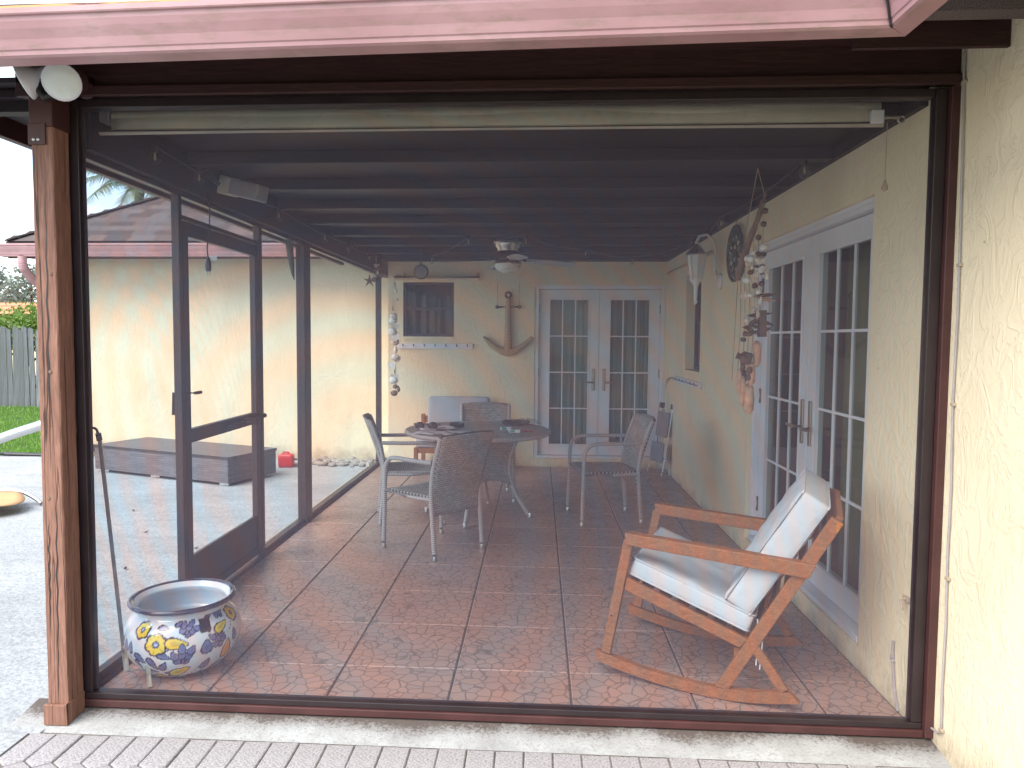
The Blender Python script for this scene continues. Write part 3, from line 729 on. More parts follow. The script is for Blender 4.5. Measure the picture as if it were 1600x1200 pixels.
# corrugated elbow downspout
pts = [(-6.37, EY - .06, 2.49), (-6.37, EY - .06, 2.40), (-6.37, EY - .04, 2.33), (-6.35, EY + .06, 2.22), (-6.30, EY + .26, 2.08), (-6.27, EY + .36, 1.98), (-6.27, EY + .38, 1.8), (-6.27, EY + .38, .1)]
fine = []
for i in range(len(pts) - 1):
    for k in range(10): fine.append(Vector(pts[i]).lerp(Vector(pts[i + 1]), k / 10))
fine.append(Vector(pts[-1]))
q = MB(); q.tube(fine, [.055 + (.004 if (i % 2 and 12 < i < 58) else 0) for i in range(len(fine))], 10, flat=.8); q.obj('downspout', M['gutter'], house, True)
# ================================================================== TIMBER POST
post = thing('timber_post', 'weathered reddish brown timber post at the left corner of the porch', 'post', (-2.0, 2.86, gz))
def rough_post(x0, x1, y0, y1, z0, z1, n=40):
    k = MB()
    for i in range(n): pass
    ring = []
    for i in range(n + 1):
        z = z0 + (z1 - z0) * i / n; j = lambda: random.uniform(-.0012, .0012)
        ring.append([(x0 + j() + .004, y0 + j(), z), (x1 + j() - .004, y0 + j(), z), (x1 + j(), y0 + .004, z), (x1 + j(), y1 - .004, z), (x1 - .004, y1, z), (x0 + .004, y1, z), (x0 + j(), y1 - .004, z), (x0 + j(), y0 + .004, z)])
    v = [p for r in ring for p in r]; fs = []
    for i in range(n):
        for a in range(8): fs.append((i * 8 + a, i * 8 + (a + 1) % 8, (i + 1) * 8 + (a + 1) % 8, (i + 1) * 8 + a))
    k.add(v, fs + [tuple(range(8)), tuple(n * 8 + a for a in range(8))]); return k
rough_post(-2.048, -1.962, 2.80, 2.90, gz, 2.30).obj('post', M['post'], post)
# long drying checks cut as thin dark wedges
q = MB()
for (x, z0, z1, dx) in ((-2.008, .95, 2.15, .012), (-2.003, .02, .95, .016), (-2.028, .3, .8, .006)):
    pz = [z0 + (z1 - z0) * i / 14 for i in range(15)]
    for i in range(14):
        a = x + dx * i / 14 + .003 * math.sin(3 * i); c = x + dx * (i + 1) / 14 + .003 * math.sin(3 * i + 3)
        w0 = .0028 * math.sin(math.pi * i / 14); w1 = .0028 * math.sin(math.pi * (i + 1) / 14)
        q.add([(a - w0, 2.7985, pz[i]), (a + w0, 2.7985, pz[i]), (c + w1, 2.7985, pz[i + 1]), (c - w1, 2.7985, pz[i + 1])], [(0, 1, 2, 3)])
q.obj('drying_check', M['black'], post)['kind'] = 'stuff'
q = MB(); q.box(-2.052, -1.958, 2.795, 2.905, 2.302, 2.452); q.obj('painted_head', M['maroon'], post, bevel=.004)
q = MB(); q.box(-2.054, -1.985, 2.790, 2.796, 2.232, 2.312); q.obj('strap_plate', M['maroon'], post, bevel=.002)
for (x, z) in ((-2.03, 2.25), (-2.012, 2.25)):
    q = MB(); q.lathe([(.006, 0), (.006, .003), (.001, .005)], (x, 2.79, z), 8, Matrix.Rotation(R(90), 3, 'X')); q.obj('bolt', M['steel'], post, True)
for (x, z) in ((-1.985, 1.74), (-1.998, 1.36), (-2.02, .86)):
    q = MB(); q.lathe([(.007, 0), (.007, .002), (.002, .003)], (x, 2.7995, z), 10, Matrix.Rotation(R(90), 3, 'X')); q.obj('knot', M['driftwood'], post, True)
q = MB(); q.box(-2.056, -1.966, 2.782, 2.797, gz + .005, .028); q.box(-1.966, -1.958, 2.782, 2.90, gz + .005, .035); q.obj('post_base', M['post'], post, bevel=.003)
post.location = post.location + Vector((.094, -.032, 0))
# ================================================================== SCREEN ENCLOSURE
scr = thing('screen_enclosure', 'dark bronze aluminium frame with charcoal insect screen across the porch front and left side', 'screen', (-1.88, 2.9, 0))
def bar(name, x0, x1, y0, y1, z0, z1, mat='bronze', bev=.003):
    k = MB(); k.box(x0, x1, y0, y1, z0, z1); return k.obj(name, M[mat], scr, bevel=bev)
bar('jamb', -1.93, -1.884, 2.872, 2.925, -.03, 2.436, 'maroon'); bar('jamb', -1.882, -1.838, 2.88, 2.93, .022, 2.436)
bar('jamb', RX - .016, RX + .026, 2.878, 2.9235, .022, 2.436); bar('jamb', RX + .027, RX + .0595, 2.855, 2.921, -.03, 2.436, 'maroon')
bar('head_rail', -1.836, RX - .018, 2.88, 2.93, 2.405, 2.437); bar('sill_rail', -1.883, RX + .026, 2.876, 2.9245, -.004, .0215)
bar('sill_plate', -1.94, RX + .0265, 2.866, 2.9245, -.034, -.0045, 'maroon')
k = MB(); k.add([(-1.838, 2.905, .02), (RX - .016, 2.905, .02), (RX - .016, 2.905, 2.41), (-1.838, 2.905, 2.41)], [(0, 1, 2, 3)]); k.obj('screen', M['screen'], scr)
# left side: sills, posts
SX = -1.895
bar('sill_plate', SX - .045, SX + .03, 2.946, BY + .1, -.05, .012, 'maroon'); bar('sill_rail', SX - .02, SX + .018, 2.936, 3.764, .0125, .05); bar('sill_rail', SX - .02, SX + .018, 4.921, BY + .2, .0125, .04)
bar('drain_rail', SX - .17, SX - .15, 2.95, 9.2, gz - .02, gz + .012, 'alum')
for (y0, y1, w) in ((5.78, 5.94, .034), (8.62, 8.68, .03)):
    bar('side_post', SX - w, SX + w, y0, y1, .012, 2.26)
bar('side_post', SX - .02, SX + .022, 3.765, 3.80, .012, 2.26); bar('side_post', SX - .02, SX + .022, 4.872, 4.92, .012, 2.26)
bar('head_rail', SX - .02, SX + .02, 2.95, BY, 2.235, 2.261)
bar('door_header', SX - .02, SX + .02, 3.801, 4.871, 2.118, 2.14)
def sidescreen(y0, y1, z0, z1, nm='screen', par=None):
    k = MB(); k.add([(SX, y0, z0), (SX, y1, z0), (SX, y1, z1), (SX, y0, z1)], [(0, 1, 2, 3)]); return k.obj(nm, M['sidescreen'], par or scr)
sidescreen(2.93, 3.765, .05, 2.236); sidescreen(3.80, 4.872, 2.14, 2.236); sidescreen(4.92, 5.78, .04, 2.236); sidescreen(5.94, 8.62, .04, 2.236)
for x in (-1.2, -.2, .75):
    pass
# screen door (swings, a thing of its own)
sd_ = thing('screen_door', 'dark bronze screen door with a kick panel in the left side of the porch', 'door', (SX, 4.92, .05))
def dbar(name, y0, y1, z0, z1, w=.02, mat='bronze'):
    k = MB(); k.box(SX - w, SX + w, y0, y1, z0, z1); return k.obj(name, M[mat], sd_, bevel=.004)
dbar('stile', 3.804, 3.872, .035, 2.112); dbar('stile', 4.80, 4.868, .035, 2.112); dbar('top_rail', 3.873, 4.799, 2.035, 2.112, .018)
dbar('mid_rail', 3.873, 4.799, .925, 1.0, .018); dbar('kick_panel', 3.873, 4.799, .045, .30, .012); dbar('bottom_rail', 3.873, 4.799, .035, .085, .018)
sidescreen(3.872, 4.80, 1.0, 2.035, 'screen', sd_); sidescreen(3.872, 4.80, .30, .925, 'screen', sd_)
k = MB(); k.tube([(SX + .02, 3.84, 1.2), (SX + .06, 3.84, 1.2), (SX + .062, 3.90, 1.2)], .009, 8); k.tube([(SX - .02, 3.84, 1.2), (SX - .06, 3.84, 1.2), (SX - .065, 3.84, 1.08)], .009, 8)
k.obj('latch', M['black'], sd_, True)
k = MB(); k.tube([(SX + .035, 4.90, .97), (SX + .035, 4.55, .97)], .016, 10); k.tube([(SX + .035, 4.55, .97), (SX + .035, 4.3, .97)], .006, 8); k.obj('door_closer', M['black'], sd_, True)
# ================================================================== THINGS ON THE STRUCTURE
# roller shade behind the front beam
sh = thing('roller_shade', 'rolled up tan fabric roller shade hanging behind the front beam', 'shade', (-.2, 3.06, 2.35))
q = MB(); n = 26
def roll(u, v):
    a = v * 2 * math.pi; return (-1.79 + 3.12 * u, 3.07 + .038 * math.cos(a) + .003 * math.sin(22 * u), 2.415 + .038 * math.sin(a) + .003 * math.sin(13 * u))
q.grid(roll, 40, 20); q.obj('fabric_roll', M['shade'], sh, True)
q = MB(); q.grid(lambda u, v: (-1.79 + 3.12 * u, 3.034 - .004 * math.sin(5 * v) + .002 * math.sin(19 * u + v), 2.355 + .085 * v), 40, 6); q.obj('fabric_drop', M['shade'], sh, True, solid=.003)
q = MB(); q.tube([(-1.84, 3.034, 2.350), (1.34, 3.034, 2.350)], .011, 10); q.obj('hem_bar', M['shade'], sh, True)
q = MB(); q.box(1.285, 1.335, 3.012, 3.05, 2.350, 2.402); q.obj('end_cap', M['white'], sh, bevel=.004)
q = MB(); q.tube([(1.335, 3.034, 2.376), (1.40, 3.034, 2.376)], .009, 8); q.tube(arc((1.408, 3.034, 2.368), .013, 0, 6.0, 10), .003, 6); q.obj('crank_eye', M['steel'], sh, True)
q = MB(); q.box(-1.855, -1.80, 3.03, 3.10, 2.395, 2.455); q.obj('bracket', M['grey'], sh, bevel=.003)
# pull cord with bead below the eye
pc = thing('pull_cord', 'thin pull cord with a pale wooden bead by the right wall', 'cord', (1.42, 3.15, 2.1))
q = MB(); q.tube([(1.385, 3.1, 2.375), (1.384, 3.1, 2.135)], .0012, 6); q.obj('cord', M['string'], pc, True)
q = MB(); q.lathe([(.002, .03), (.006, .022), (.007, .015), (.013, 0), (.012, -.01), (.004, -.015)], (1.384, 3.1, 2.12), 12); q.obj('bead', M['string'], pc, True)
# twin floodlight on the corner
fl = thing('floodlight', 'twin floodlight with round white lamps under the gutter at the left corner', 'floodlight', (-1.93, 2.74, 2.45))
q = MB(); q.tube([(-1.87, 2.86, 2.50), (-1.87, 2.80, 2.50)], .045, 16); q.obj('base_plate', M['maroon'], fl, True)
def lamp(c, d, nm):
    c = Vector(c); d = Vector(d).normalized(); qm = d.to_track_quat('Z', 'Y').to_matrix()
    k = MB(); k.lathe([(.026, -.115), (.028, -.07), (.032, -.055), (.064, -.012), (.068, -.004), (.068, .004), (.064, .006)], c, 24, qm); o = k.obj('lamp', M['white'], fl, True)
    k = MB(); k.lathe([(.0635, .003), (.056, .0085), (.03, .012), (.002, .013)], c, 24, qm); k.obj('lens', M['lens'], o, True)
lamp((-1.865, 2.70, 2.468), (.30, -.82, -.42), 'a'); lamp((-2.035, 2.735, 2.485), (-.82, -.30, -.42), 'b')
q = MB(); q.tube([(-1.87, 2.80, 2.50), (-1.885, 2.78, 2.48), (-1.89, 2.775, 2.495)], .016, 10); q.tube([(-1.87, 2.81, 2.50), (-1.92, 2.77, 2.45), (-1.965, 2.745, 2.43), (-1.99, 2.745, 2.46), (-1.975, 2.75, 2.50)], [.016, .017, .018, .017, .02], 10)
q.obj('arm', M['black'], fl, True)
# grey cable down the outside wall
OX = 1.535
pts = [(OX - .006, 2.822, 2.58), (OX - .01, 2.829, 2.53), (OX - .008, 2.829, 2.45), (OX - .008, 2.818, 2.2), (OX - .008, 2.808, 1.87), (OX - .008, 2.802, 1.6), (OX - .008, 2.810, 1.28), (OX - .008, 2.796, .95), (OX - .008, 2.800, .7), (OX - .008, 2.792, .45), (OX - .008, 2.798, .2), (OX - .008, 2.792, .035), (OX - .01, 2.810, .018), (OX - .01, 2.880, .012)]
wc = thing('wall_cable', 'thin grey cable clipped down the sunlit outside wall at right', 'cable', (RX, 2.75, .07))
q = MB(); q.tube(pts, .004, 7); q.obj('cable', M['cable'], wc, True)
for (y, z) in ((2.829, 2.44), (2.806, 1.78), (2.809, 1.27), (2.795, .62), (2.792, .04)):
    q = MB(); q.box(OX - .014, OX - .0005, y - .012, y + .010, z - .006, z + .006); q.obj('cable_clip', M['string'], wc, bevel=.002)
hk = thing('hook_latch', 'small cream painted latch by the right screen jamb', 'latch', (RX - .02, 2.96, .47))
q = MB(); q.box(RX - .012, RX - .0005, 2.95, 2.99, .47, .49); q.tube([(RX - .012, 2.97, .48), (RX - .03, 2.965, .475), (RX - .03, 2.95, .44)], .006, 7); q.obj('latch_body', M['string'], hk, bevel=.002)
ct = thing('cut_pipe', 'short stub of painted cable low on the right wall inside the porch', 'pipe', (RX, 3.02, .02))
q = MB(); q.tube([(RX - .008, 3.0, .005), (RX - .008, 3.035, .08), (RX - .008, 3.06, .2), (RX - .008, 3.06, .27)], .006, 8); q.obj('pipe', M['cable'], ct, True)
q = MB(); q.tube([(RX - .008, 3.055, .185), (RX - .008, 3.06, .2), (RX - .008, 3.06, .21)], .010, 8); q.obj('collar', M['cable'], ct, True)
# electrical conduit along the wall tops and awning tube over the back window
tb = thing('awning_tube', 'pale horizontal tube fixed to the back wall above the small window', 'tube', (-1.2, BY - .05, 2.2))
q = MB(); q.tube([(-1.70, BY - .045, 2.205), (-.70, BY - .045, 2.205)], .03, 12); q.obj('tube', M['stucco'], tb, True)
for x in (-1.6, -.74): 
    q = MB(); q.box(x - .015, x + .015, BY - .05, BY - .001, 2.23, 2.26); q.obj('bracket', M['stucco'], tb)
t2 = thing('wall_pipe', 'cream painted pipe running under the rafters along the right wall', 'pipe', (RX - .03, 7.4, 2.3))
q = MB(); q.tube([(RX - .022, 6.3, 2.245), (RX - .022, 8.5, 2.245)], .02, 10); q.obj('pipe', M['stucco'], t2, True)
# key racks
def rack(name, label, p, q_, out):
    p, q_, out = Vector(p), Vector(q_), Vector(out)
    r = thing(name, label, 'rack', (p + q_) / 2); k = MB(); k.beam(p + out * .011, q_ + out * .011, .02, .062); k.obj('board', M['white'], r, bevel=.004)
    for i in range(7):
        c = p.lerp(q_, (i + .5) / 7) + out * .022
        k = MB(); k.tube([c, c + out * .022, c + out * .032 + Vector((0, 0, .014))], .005, 6); k.ball(c + out * .034 + Vector((0, 0, .018)), .007, n=6, m=4); k.obj('peg', M['black'], r, True)
rack('peg_rack', 'white peg rack under the small window on the back wall', (-1.66, BY, 1.41), (-.77, BY, 1.41), (0, -1, 0))
rack('peg_rack', 'white peg rack under the side window on the right wall', (RX, 8.0, 1.085), (RX, 6.75, 1.085), (-1, 0, 0))

# ---- anchor
an_ = thing('wall_anchor', 'rope wrapped wooden anchor hanging on the back wall', 'anchor', (-.36, BY - .04, 1.3))
AY = BY - .045
q = MB(); q.tube([(-.36, AY, z) for z in np.linspace(1.335, 1.97, 40)], [.047 - .018 * i / 39 for i in range(40)], 14); q.obj('shank', M['rope'], an_, True)
pts = []
for i in range(41):
    u = -1 + 2 * i / 40; pts.append((-.36 + .285 * u, AY, 1.345 + .18 * abs(u) ** 1.75))
q = MB(); q.tube(pts, [.022 + .028 * (1 - abs(-1 + 2 * i / 40)) for i in range(41)], 14); q.obj('arms', M['rope'], an_, True)
q = MB(); q.tube([(-.49, AY, 1.872), (-.23, AY, 1.872)], .013, 10); q.ball((-.49, AY, 1.872), .022); q.ball((-.23, AY, 1.872), .022); q.obj('stock', M['darkwood'], an_, True)
q = MB(); q.tube(arc((-.36, AY, 2.01), .032, 0, 2 * math.pi * .97, 20), .012, 8, True); q.obj('ring', M['darkwood'], an_, True)
for x in (-.488, -.232):
    q = MB(); q.tube([(x, AY, 1.885), (x * .995 - .002, BY - .02, 2.15)], .0025, 5); q.obj('hanging_cord', M['string'], an_, True)
# ---- ceiling fan
fx, fy = -.293, 6.79
fan = thing('ceiling_fan', 'steel hugger ceiling fan with a bowl light under the rafters', 'fan', (fx, fy, 2.4))
q = MB(); q.lathe([(.125, 2.40), (.13, 2.392), (.13, 2.375), (.115, 2.365), (.11, 2.34), (.095, 2.325), (.09, 2.30)], (fx, fy, 0), 32); q.obj('canopy', M['steel'], fan, True)
q = MB(); q.lathe([(.085, 2.30), (.105, 2.285), (.112, 2.25), (.108, 2.215), (.09, 2.20)], (fx, fy, 0), 32); q.obj('motor', M['black'], fan, True)
q = MB(); q.lathe([(.09, 2.20), (.125, 2.196), (.13, 2.185), (.128, 2.175), (.10, 2.172)], (fx, fy, 0), 32); q.obj('light_ring', M['steel'], fan, True)
q = MB(); q.lathe([(.118, 2.174), (.115, 2.155), (.10, 2.13), (.07, 2.113), (.03, 2.106), (.003, 2.105)], (fx, fy, 0), 32); q.obj('light_bowl', M['lampglass'], fan, True)
for a in (14, 104, 194, 284):
    Ma = Matrix.Translation((fx, fy, 2.225)) @ Matrix.Rotation(R(a), 4, 'Z') @ Matrix.Rotation(R(3.0), 4, 'Y') @ Matrix.Rotation(R(-13), 4, 'X')
    poly = [(.17, -.045), (.24, -.058), (.50, -.066), (.60, -.058), (.635, -.03), (.64, 0), (.635, .03), (.60, .058), (.50, .066), (.24, .058), (.17, .045)]
    q = MB(Ma); q.prism(poly, (0, 0, 0), (1, 0, 0), (0, 1, 0), (0, 0, .007)); bl = q.obj('blade', M['greycush'], fan, bevel=.002)
    q = MB(Ma); q.prism([(.08, -.018), (.16, -.014), (.24, -.035), (.26, 0), (.24, .035), (.16, .014), (.08, .018)], (0, 0, -.008), (1, 0, 0), (0, 1, 0), (0, 0, .006)); q.obj('blade_arm', M['steel'], bl)
# ---- wall lantern
ln_ = thing('wall_lantern', 'white coach lantern on a scroll arm on the right wall', 'lantern', (RX, 6.2, 2.0))
LX, LY = RX - .20, 6.15
q = MB(); q.lathe([(.068, 0), (.066, .012), (.05, .022), (.02, .026)], (RX - .001, LY, 1.98), 20, Matrix.Rotation(R(-90), 3, 'Y')); q.obj('back_plate', M['white'], ln_, True)
q = MB(); q.tube([(RX - .02, LY, 1.99), (RX - .05, LY, 2.06), (RX - .05, LY, 2.22), (RX - .07, LY, 2.32), (RX - .12, LY, 2.36), (RX - .18, LY, 2.345), (LX, LY, 2.30)], [.014, .014, .013, .012, .012, .012, .012], 10); q.obj('scroll_arm', M['white'], ln_, True)
q = MB(); q.lathe([(.004, 2.32), (.016, 2.30), (.014, 2.285), (.055, 2.24), (.082, 2.205), (.086, 2.195), (.07, 2.19)], (LX, LY, 0), 8); q.obj('cap', M['steel'], ln_)
q = MB(); q.lathe([(.075, 2.19), (.045, 2.005), (.0449, 2.004)], (LX, LY, 0), 8); q.obj('lamp_glass', M['lampglass'], ln_)
for k_ in range(8):
    a = 2 * math.pi * k_ / 8; q = MB(); q.tube([(LX + .079 * math.cos(a), LY + .079 * math.sin(a), 2.192), (LX + .049 * math.cos(a), LY + .049 * math.sin(a), 2.0)], .005, 6); q.obj('cage_bar', M['white'], ln_, True)
q = MB(); q.lathe([(.052, 2.004), (.05, 1.985), (.03, 1.965), (.018, 1.94), (.014, 1.86), (.012, 1.83), (.018, 1.815), (.012, 1.80), (.003, 1.79)], (LX, LY, 0), 12); q.obj('finial', M['white'], ln_, True)
# ---- round iron lattice plaque on the right wall
pq = thing('iron_plaque', 'round dark lattice wall plaque between the lantern and the shell wind chime', 'plaque', (RX - .03, 5.62, 1.95))
PY, PZ, PRd = 5.62, 2.145, .20
q = MB(); q.tube(arc((RX - .03, PY, PZ), PRd, 0, 2 * math.pi * 39 / 40, 39, (0, 1, 0)), .012, 8, True); q.obj('rim', M['patina'], pq, True)
q = MB(); q.tube(arc((RX - .03, PY, PZ), .07, 0, 2 * math.pi * 19 / 20, 19, (0, 1, 0)), .007, 6, True); q.obj('inner_ring', M['patina'], pq, True)
for k_ in range(10):
    a = 2 * math.pi * k_ / 10; q = MB()
    q.tube([(RX - .03, PY + .07 * math.cos(a), PZ + .07 * math.sin(a)), (RX - .033, PY + .13 * math.cos(a + .35), PZ + .13 * math.sin(a + .35)), (RX - .03, PY + .197 * math.cos(a + .2), PZ + .197 * math.sin(a + .2))], .007, 6); q.obj('spoke', M['patina'], pq, True)
    q = MB(); q.ball((RX - .03, PY + .155 * math.cos(a - .05), PZ + .155 * math.sin(a - .05)), .024, .4, 1, 1, 8, 5); q.obj('leaf_boss', M['patina'], pq, True)
q = MB(); q.ball((RX - .03, PY, PZ), .035, .5); q.obj('hub', M['patina'], pq, True)
q = MB(); q.tube([(RX - .03, PY, PZ + PRd), (RX - .02, PY, 2.4)], .003, 5); q.obj('hanging_wire', M['patina'], pq, True)
# ---- hanging round thermometer
th = thing('hanging_thermometer', 'small round dark thermometer hanging before the back wall left of the fan', 'thermometer', (-1.22, 7.6, 2.1))
q = MB(); q.tube(arc((-1.22, 7.6, 2.185), .066, 0, 2 * math.pi * 29 / 30, 29), .012, 8, True); q.obj('bezel', M['patina'], th, True)
q = MB(); q.tube([(-1.22, 7.59, 2.185), (-1.22, 7.612, 2.185)], .064, 24); q.obj('dial', M['grey'], th)
q = MB(); q.tube([(-1.22, 7.6, 2.25), (-1.22, 7.6, 2.41)], .003, 5); q.tube([(-1.22, 7.6, 2.26)] + arc((-1.22, 7.6, 2.275), .012, 0, 6, 8), .003, 5); q.obj('hanging_wire', M['patina'], th, True)
# ---- string lights
sl_ = thing('string_lights', 'string of clear globe bulbs along the rafters round the porch', 'string lights', (0, 5, 2.38))
spots = [(-1.80, 3.40), (-1.80, 3.85), (-1.80, 5.05), (-1.80, 6.15), (-1.80, 6.9), (-1.78, 7.7), (-1.16, 7.95), (-.62, 6.45), (-.12, 6.47), (.45, 7.35), (.99, 8.05), (1.30, 5.45), (1.30, 3.78), (1.40, 6.8)]
path_ = [(-1.80, 3.40), (-1.80, 5.05), (-1.80, 6.9), (-1.78, 7.7), (-1.16, 7.95), (-.62, 6.45), (-.12, 6.47), (.45, 7.35), (.99, 8.05), (1.40, 6.8), (1.30, 5.45), (1.30, 3.78)]
q = MB(); cp = []
for i in range(len(path_) - 1):
    for k_ in range(8):
        u = k_ / 8; cp.append((path_[i][0] * (1 - u) + path_[i + 1][0] * u, path_[i][1] * (1 - u) + path_[i + 1][1] * u, 2.388 - .03 * 4 * u * (1 - u)))
cp.append((*path_[-1], 2.388)); q.tube(cp, .003, 5); q.obj('cable', M['black'], sl_, True)
for (x, y) in spots:
    q = MB(); q.lathe([(.010, 2.392), (.014, 2.385), (.014, 2.362), (.011, 2.358)], (x, y, 0), 10); so = q.obj('socket', M['black'], sl_, True)
    q = MB(); q.lathe([(.010, 2.360), (.018, 2.352), (.026, 2.335), (.026, 2.322), (.018, 2.308), (.003, 2.302)], (x, y, 0), 14); q.obj('bulb', M['bulb'], so, True)
    q = MB(); q.lathe([(.003, 2.358), (.006, 2.34), (.006, 2.328), (.001, 2.322)], (x, y, 0), 6); q.obj('filament', M['string'], so, True)
# ---- security speaker box up in the left corner
fl.location = fl.location + Vector((.085, 0, -.025))
sp = thing('eave_speaker', 'small grey outdoor speaker on a bracket high at the left beam', 'speaker', (-1.72, 4.0, 2.35))
Ms = Matrix.Translation((-1.66, 4.02, 2.318)) @ Matrix.Rotation(R(-18), 4, 'Z') @ Matrix.Rotation(R(14), 4, 'Y')
q = MB(Ms); q.box(-.02, .17, -.05, .05, -.045, .045); q.obj('cabinet', M['grey'], sp, bevel=.01)
q = MB(Ms); q.box(-.11, -.022, -.04, .04, -.05, .05); q.obj('end_block', M['shade'], sp, bevel=.008)
q = MB(); q.tube([(-1.86, 3.93, 2.395), (-1.80, 3.93, 2.39), (-1.75, 3.98, 2.33)], .012, 8); q.obj('bracket', M['black'], sp, True)
# ---- dangling plug
pg = thing('hanging_plug', 'black power plug with a white tag dangling beside the screen door', 'plug', (-1.80, 4.02, 1.9))
PGX, PGY = -1.84, 4.03
q = MB(); q.tube([(PGX, PGY, 2.30), (PGX + .012, PGY, 2.22), (PGX + .01, PGY, 2.10), (PGX - .006, PGY, 1.99), (PGX, PGY, 1.93)], .004, 6); q.obj('cord', M['black'], pg, True)
q = MB(); q.lathe([(.006, .06), (.010, .05), (.016, .03), (.018, 0), (.014, -.02)], (PGX, PGY, 1.885), 8); q.obj('plug_body', M['black'], pg, True)
for dx in (-.007, .007):
    q = MB(); q.box(PGX + dx - .001, PGX + dx + .001, PGY - .004, PGY + .004, 1.845, 1.867); q.obj('prong', M['steel'], pg)
q = MB(); q.box(PGX + .003, PGX + .05, PGY - .001, PGY + .0005, 1.925, 1.95); q.obj('tag', M['white'], pg)
# ---- tapered ornament against the side post
bo = thing('carved_fish', 'slim grey green carved ornament hanging at the middle side post', 'ornament', (-1.92, 5.72, 2.0))
q = MB(); q.tube([(-1.955, 5.70, 2.26), (-1.95, 5.70, 2.22), (-1.945, 5.70, 2.15), (-1.935, 5.70, 2.08), (-1.925, 5.70, 2.0), (-1.915, 5.70, 1.95)], [.025, .03, .027, .021, .013, .003], 10, flat=.6); q.obj('body', M['patina'], bo, True)

# ---- shell strings
def shell(mb, c, r, kind):
    if kind == 0: mb.ball(c, r, 1, .6, .8, 9, 6, .10)
    elif kind == 1:                                                   # ribbed scallop
        c = Vector(c); n = 13; v = [c + Vector((0, -.2 * r, r * .7))]; 
        for i in range(n):
            a = math.pi * (-.12 + 1.24 * i / (n - 1)); rr = r * (1.0 if i % 2 else .9)
            v.append(c + Vector((-rr * math.cos(a), -.35 * r * (1 if i % 2 else .7), .5 * r - rr * math.sin(a) * 1.1)))
        v.append(c + Vector((0, .35 * r, 0)))
        mb.add(v, [(0, i + 1, i + 2) for i in range(n - 1)] + [(n + 1, i + 2, i + 1) for i in range(n - 1)] + [(0, n + 1, 1), (0, n, n + 1)])
    elif kind == 2: mb.lathe([(.001, r * 1.3), (r * .25, r * .9), (r * .3, r * .7), (r * .5, r * .3), (r * .48, r * .1), (r * .6, -r * .2), (r * .45, -r * .7), (r * .1, -r * 1.1)], c, 9)
gar = thing('shell_garland', 'string of pale seashells hanging beside the small back window', 'garland', (-1.62, 8.2, .9))
q = MB(); q.tube([(-1.66, 8.2, 2.20), (-1.61, 8.2, 2.205)], .008, 7); q.obj('hanger', M['shellw'], gar, True)
for dx in (-.045, -.02, .0):
    q = MB(); q.tube([(-1.612 + dx, 8.2, 2.20), (-1.60 + dx * .3, 8.2, 1.6), (-1.60 + dx * .2, 8.2, .92)], .0022, 5); q.obj('cord', M['shellw'], gar, True)
zs_ = [(2.10, .03, 2), (2.03, .028, 2), (1.93, .02, 0), (1.83, .025, 2), (1.75, .045, 0), (1.70, .05, 0), (1.62, .05, 1), (1.57, .055, 0), (1.50, .058, 1), (1.46, .05, 0), (1.37, .04, 2), (1.29, .045, 0), (1.26, .05, 1), (1.19, .05, 1), (1.13, .022, 2), (1.06, .05, 1), (1.03, .05, 0), (.96, .03, 0), (.93, .032, 2), (.885, .042, 0)]
for i, (z, r, kd) in enumerate(zs_):
    q = MB(); shell(q, (-1.615 + random.uniform(-.03, .035) + (.02 if z < 1 else 0), 8.2 + random.uniform(-.03, .02), z), r, kd); q.obj('shell', M['driftwood'] if z < .99 else M['shellw' if i % 3 else 'shell'], gar, True)
st = thing('starfish_cluster', 'bunch of small shells and starfish under the left beam at the back corner', 'ornament', (-1.80, 8.1, 2.2))
for i in range(9):
    q = MB(); shell(q, (-1.80 + random.uniform(-.07, .07), 8.1 + random.uniform(-.04, .04), 2.20 + random.uniform(-.06, .10)), random.uniform(.02, .035), i % 3); q.obj('shell', M['shell' if i % 2 else 'driftwood'], st, True)
q = MB(); cst = Vector((-1.87, 8.08, 2.13)); v = []
for i in range(10):
    a = math.pi * i / 5 + .3; rr = .075 if i % 2 == 0 else .022; v.append((rr * math.cos(a), rr * math.sin(a)))
q.prism(v, cst, (1, 0, 0), (0, 0, 1), (0, .014, 0)); q.obj('starfish', M['driftwood'], st)
q = MB(); q.tube([(-1.80, 8.1, 2.24), (-1.80, 8.1, 2.4)], .003, 5); q.obj('cord', M['string'], st, True)
# ---- driftwood, shell and bottle wind chime
wcq = thing('driftwood_wind_chime', 'driftwood stick wind chime strung with beads, shells and clay pendants before the right door', 'wind chime', (1.12, 4.0, 1.1))
CY = 4.0
A_, B_ = Vector((1.178, CY, 2.275)), Vector((1.075, CY + .12, 1.83)); H_ = Vector((1.136, CY, 2.40))
q = MB(); q.tube([H_, A_ + Vector((0, 0, -.02))], .003, 6); q.tube([H_, B_], .003, 6); q.obj('sling', M['string'], wcq, True)
pts = [A_.lerp(B_, u) + Vector((.006 * math.sin(7 * u), .006 * math.cos(5 * u), 0)) for u in np.linspace(0, 1, 14)]
q = MB(); q.tube(pts, [.016, .015, .014, .015, .013, .015, .018, .016, .018, .019, .021, .023, .022, .014], 9); q.obj('driftwood', M['driftwood'], wcq, True)
q = MB(); q.tube([H_, (1.136, CY, 2.415)], .005, 6); q.obj('hook', M['black'], wcq, True)
strands = [(A_.lerp(B_, u), x) for u, x in ((.06, 1.176), (.25, 1.165), (.42, 1.155), (.58, 1.135), (.72, 1.115), (.85, 1.095), (.96, 1.07))]
ends = [1.62, 1.55, 1.40, 1.33, 1.22, 1.30, 1.28]
for (p, x), e in zip(strands, ends):
    q = MB(); q.tube([p, (x, p.y, (p.z + e) / 2), (x - .01, p.y, e)], .0022, 5); q.obj('strand', M['string'], wcq, True)
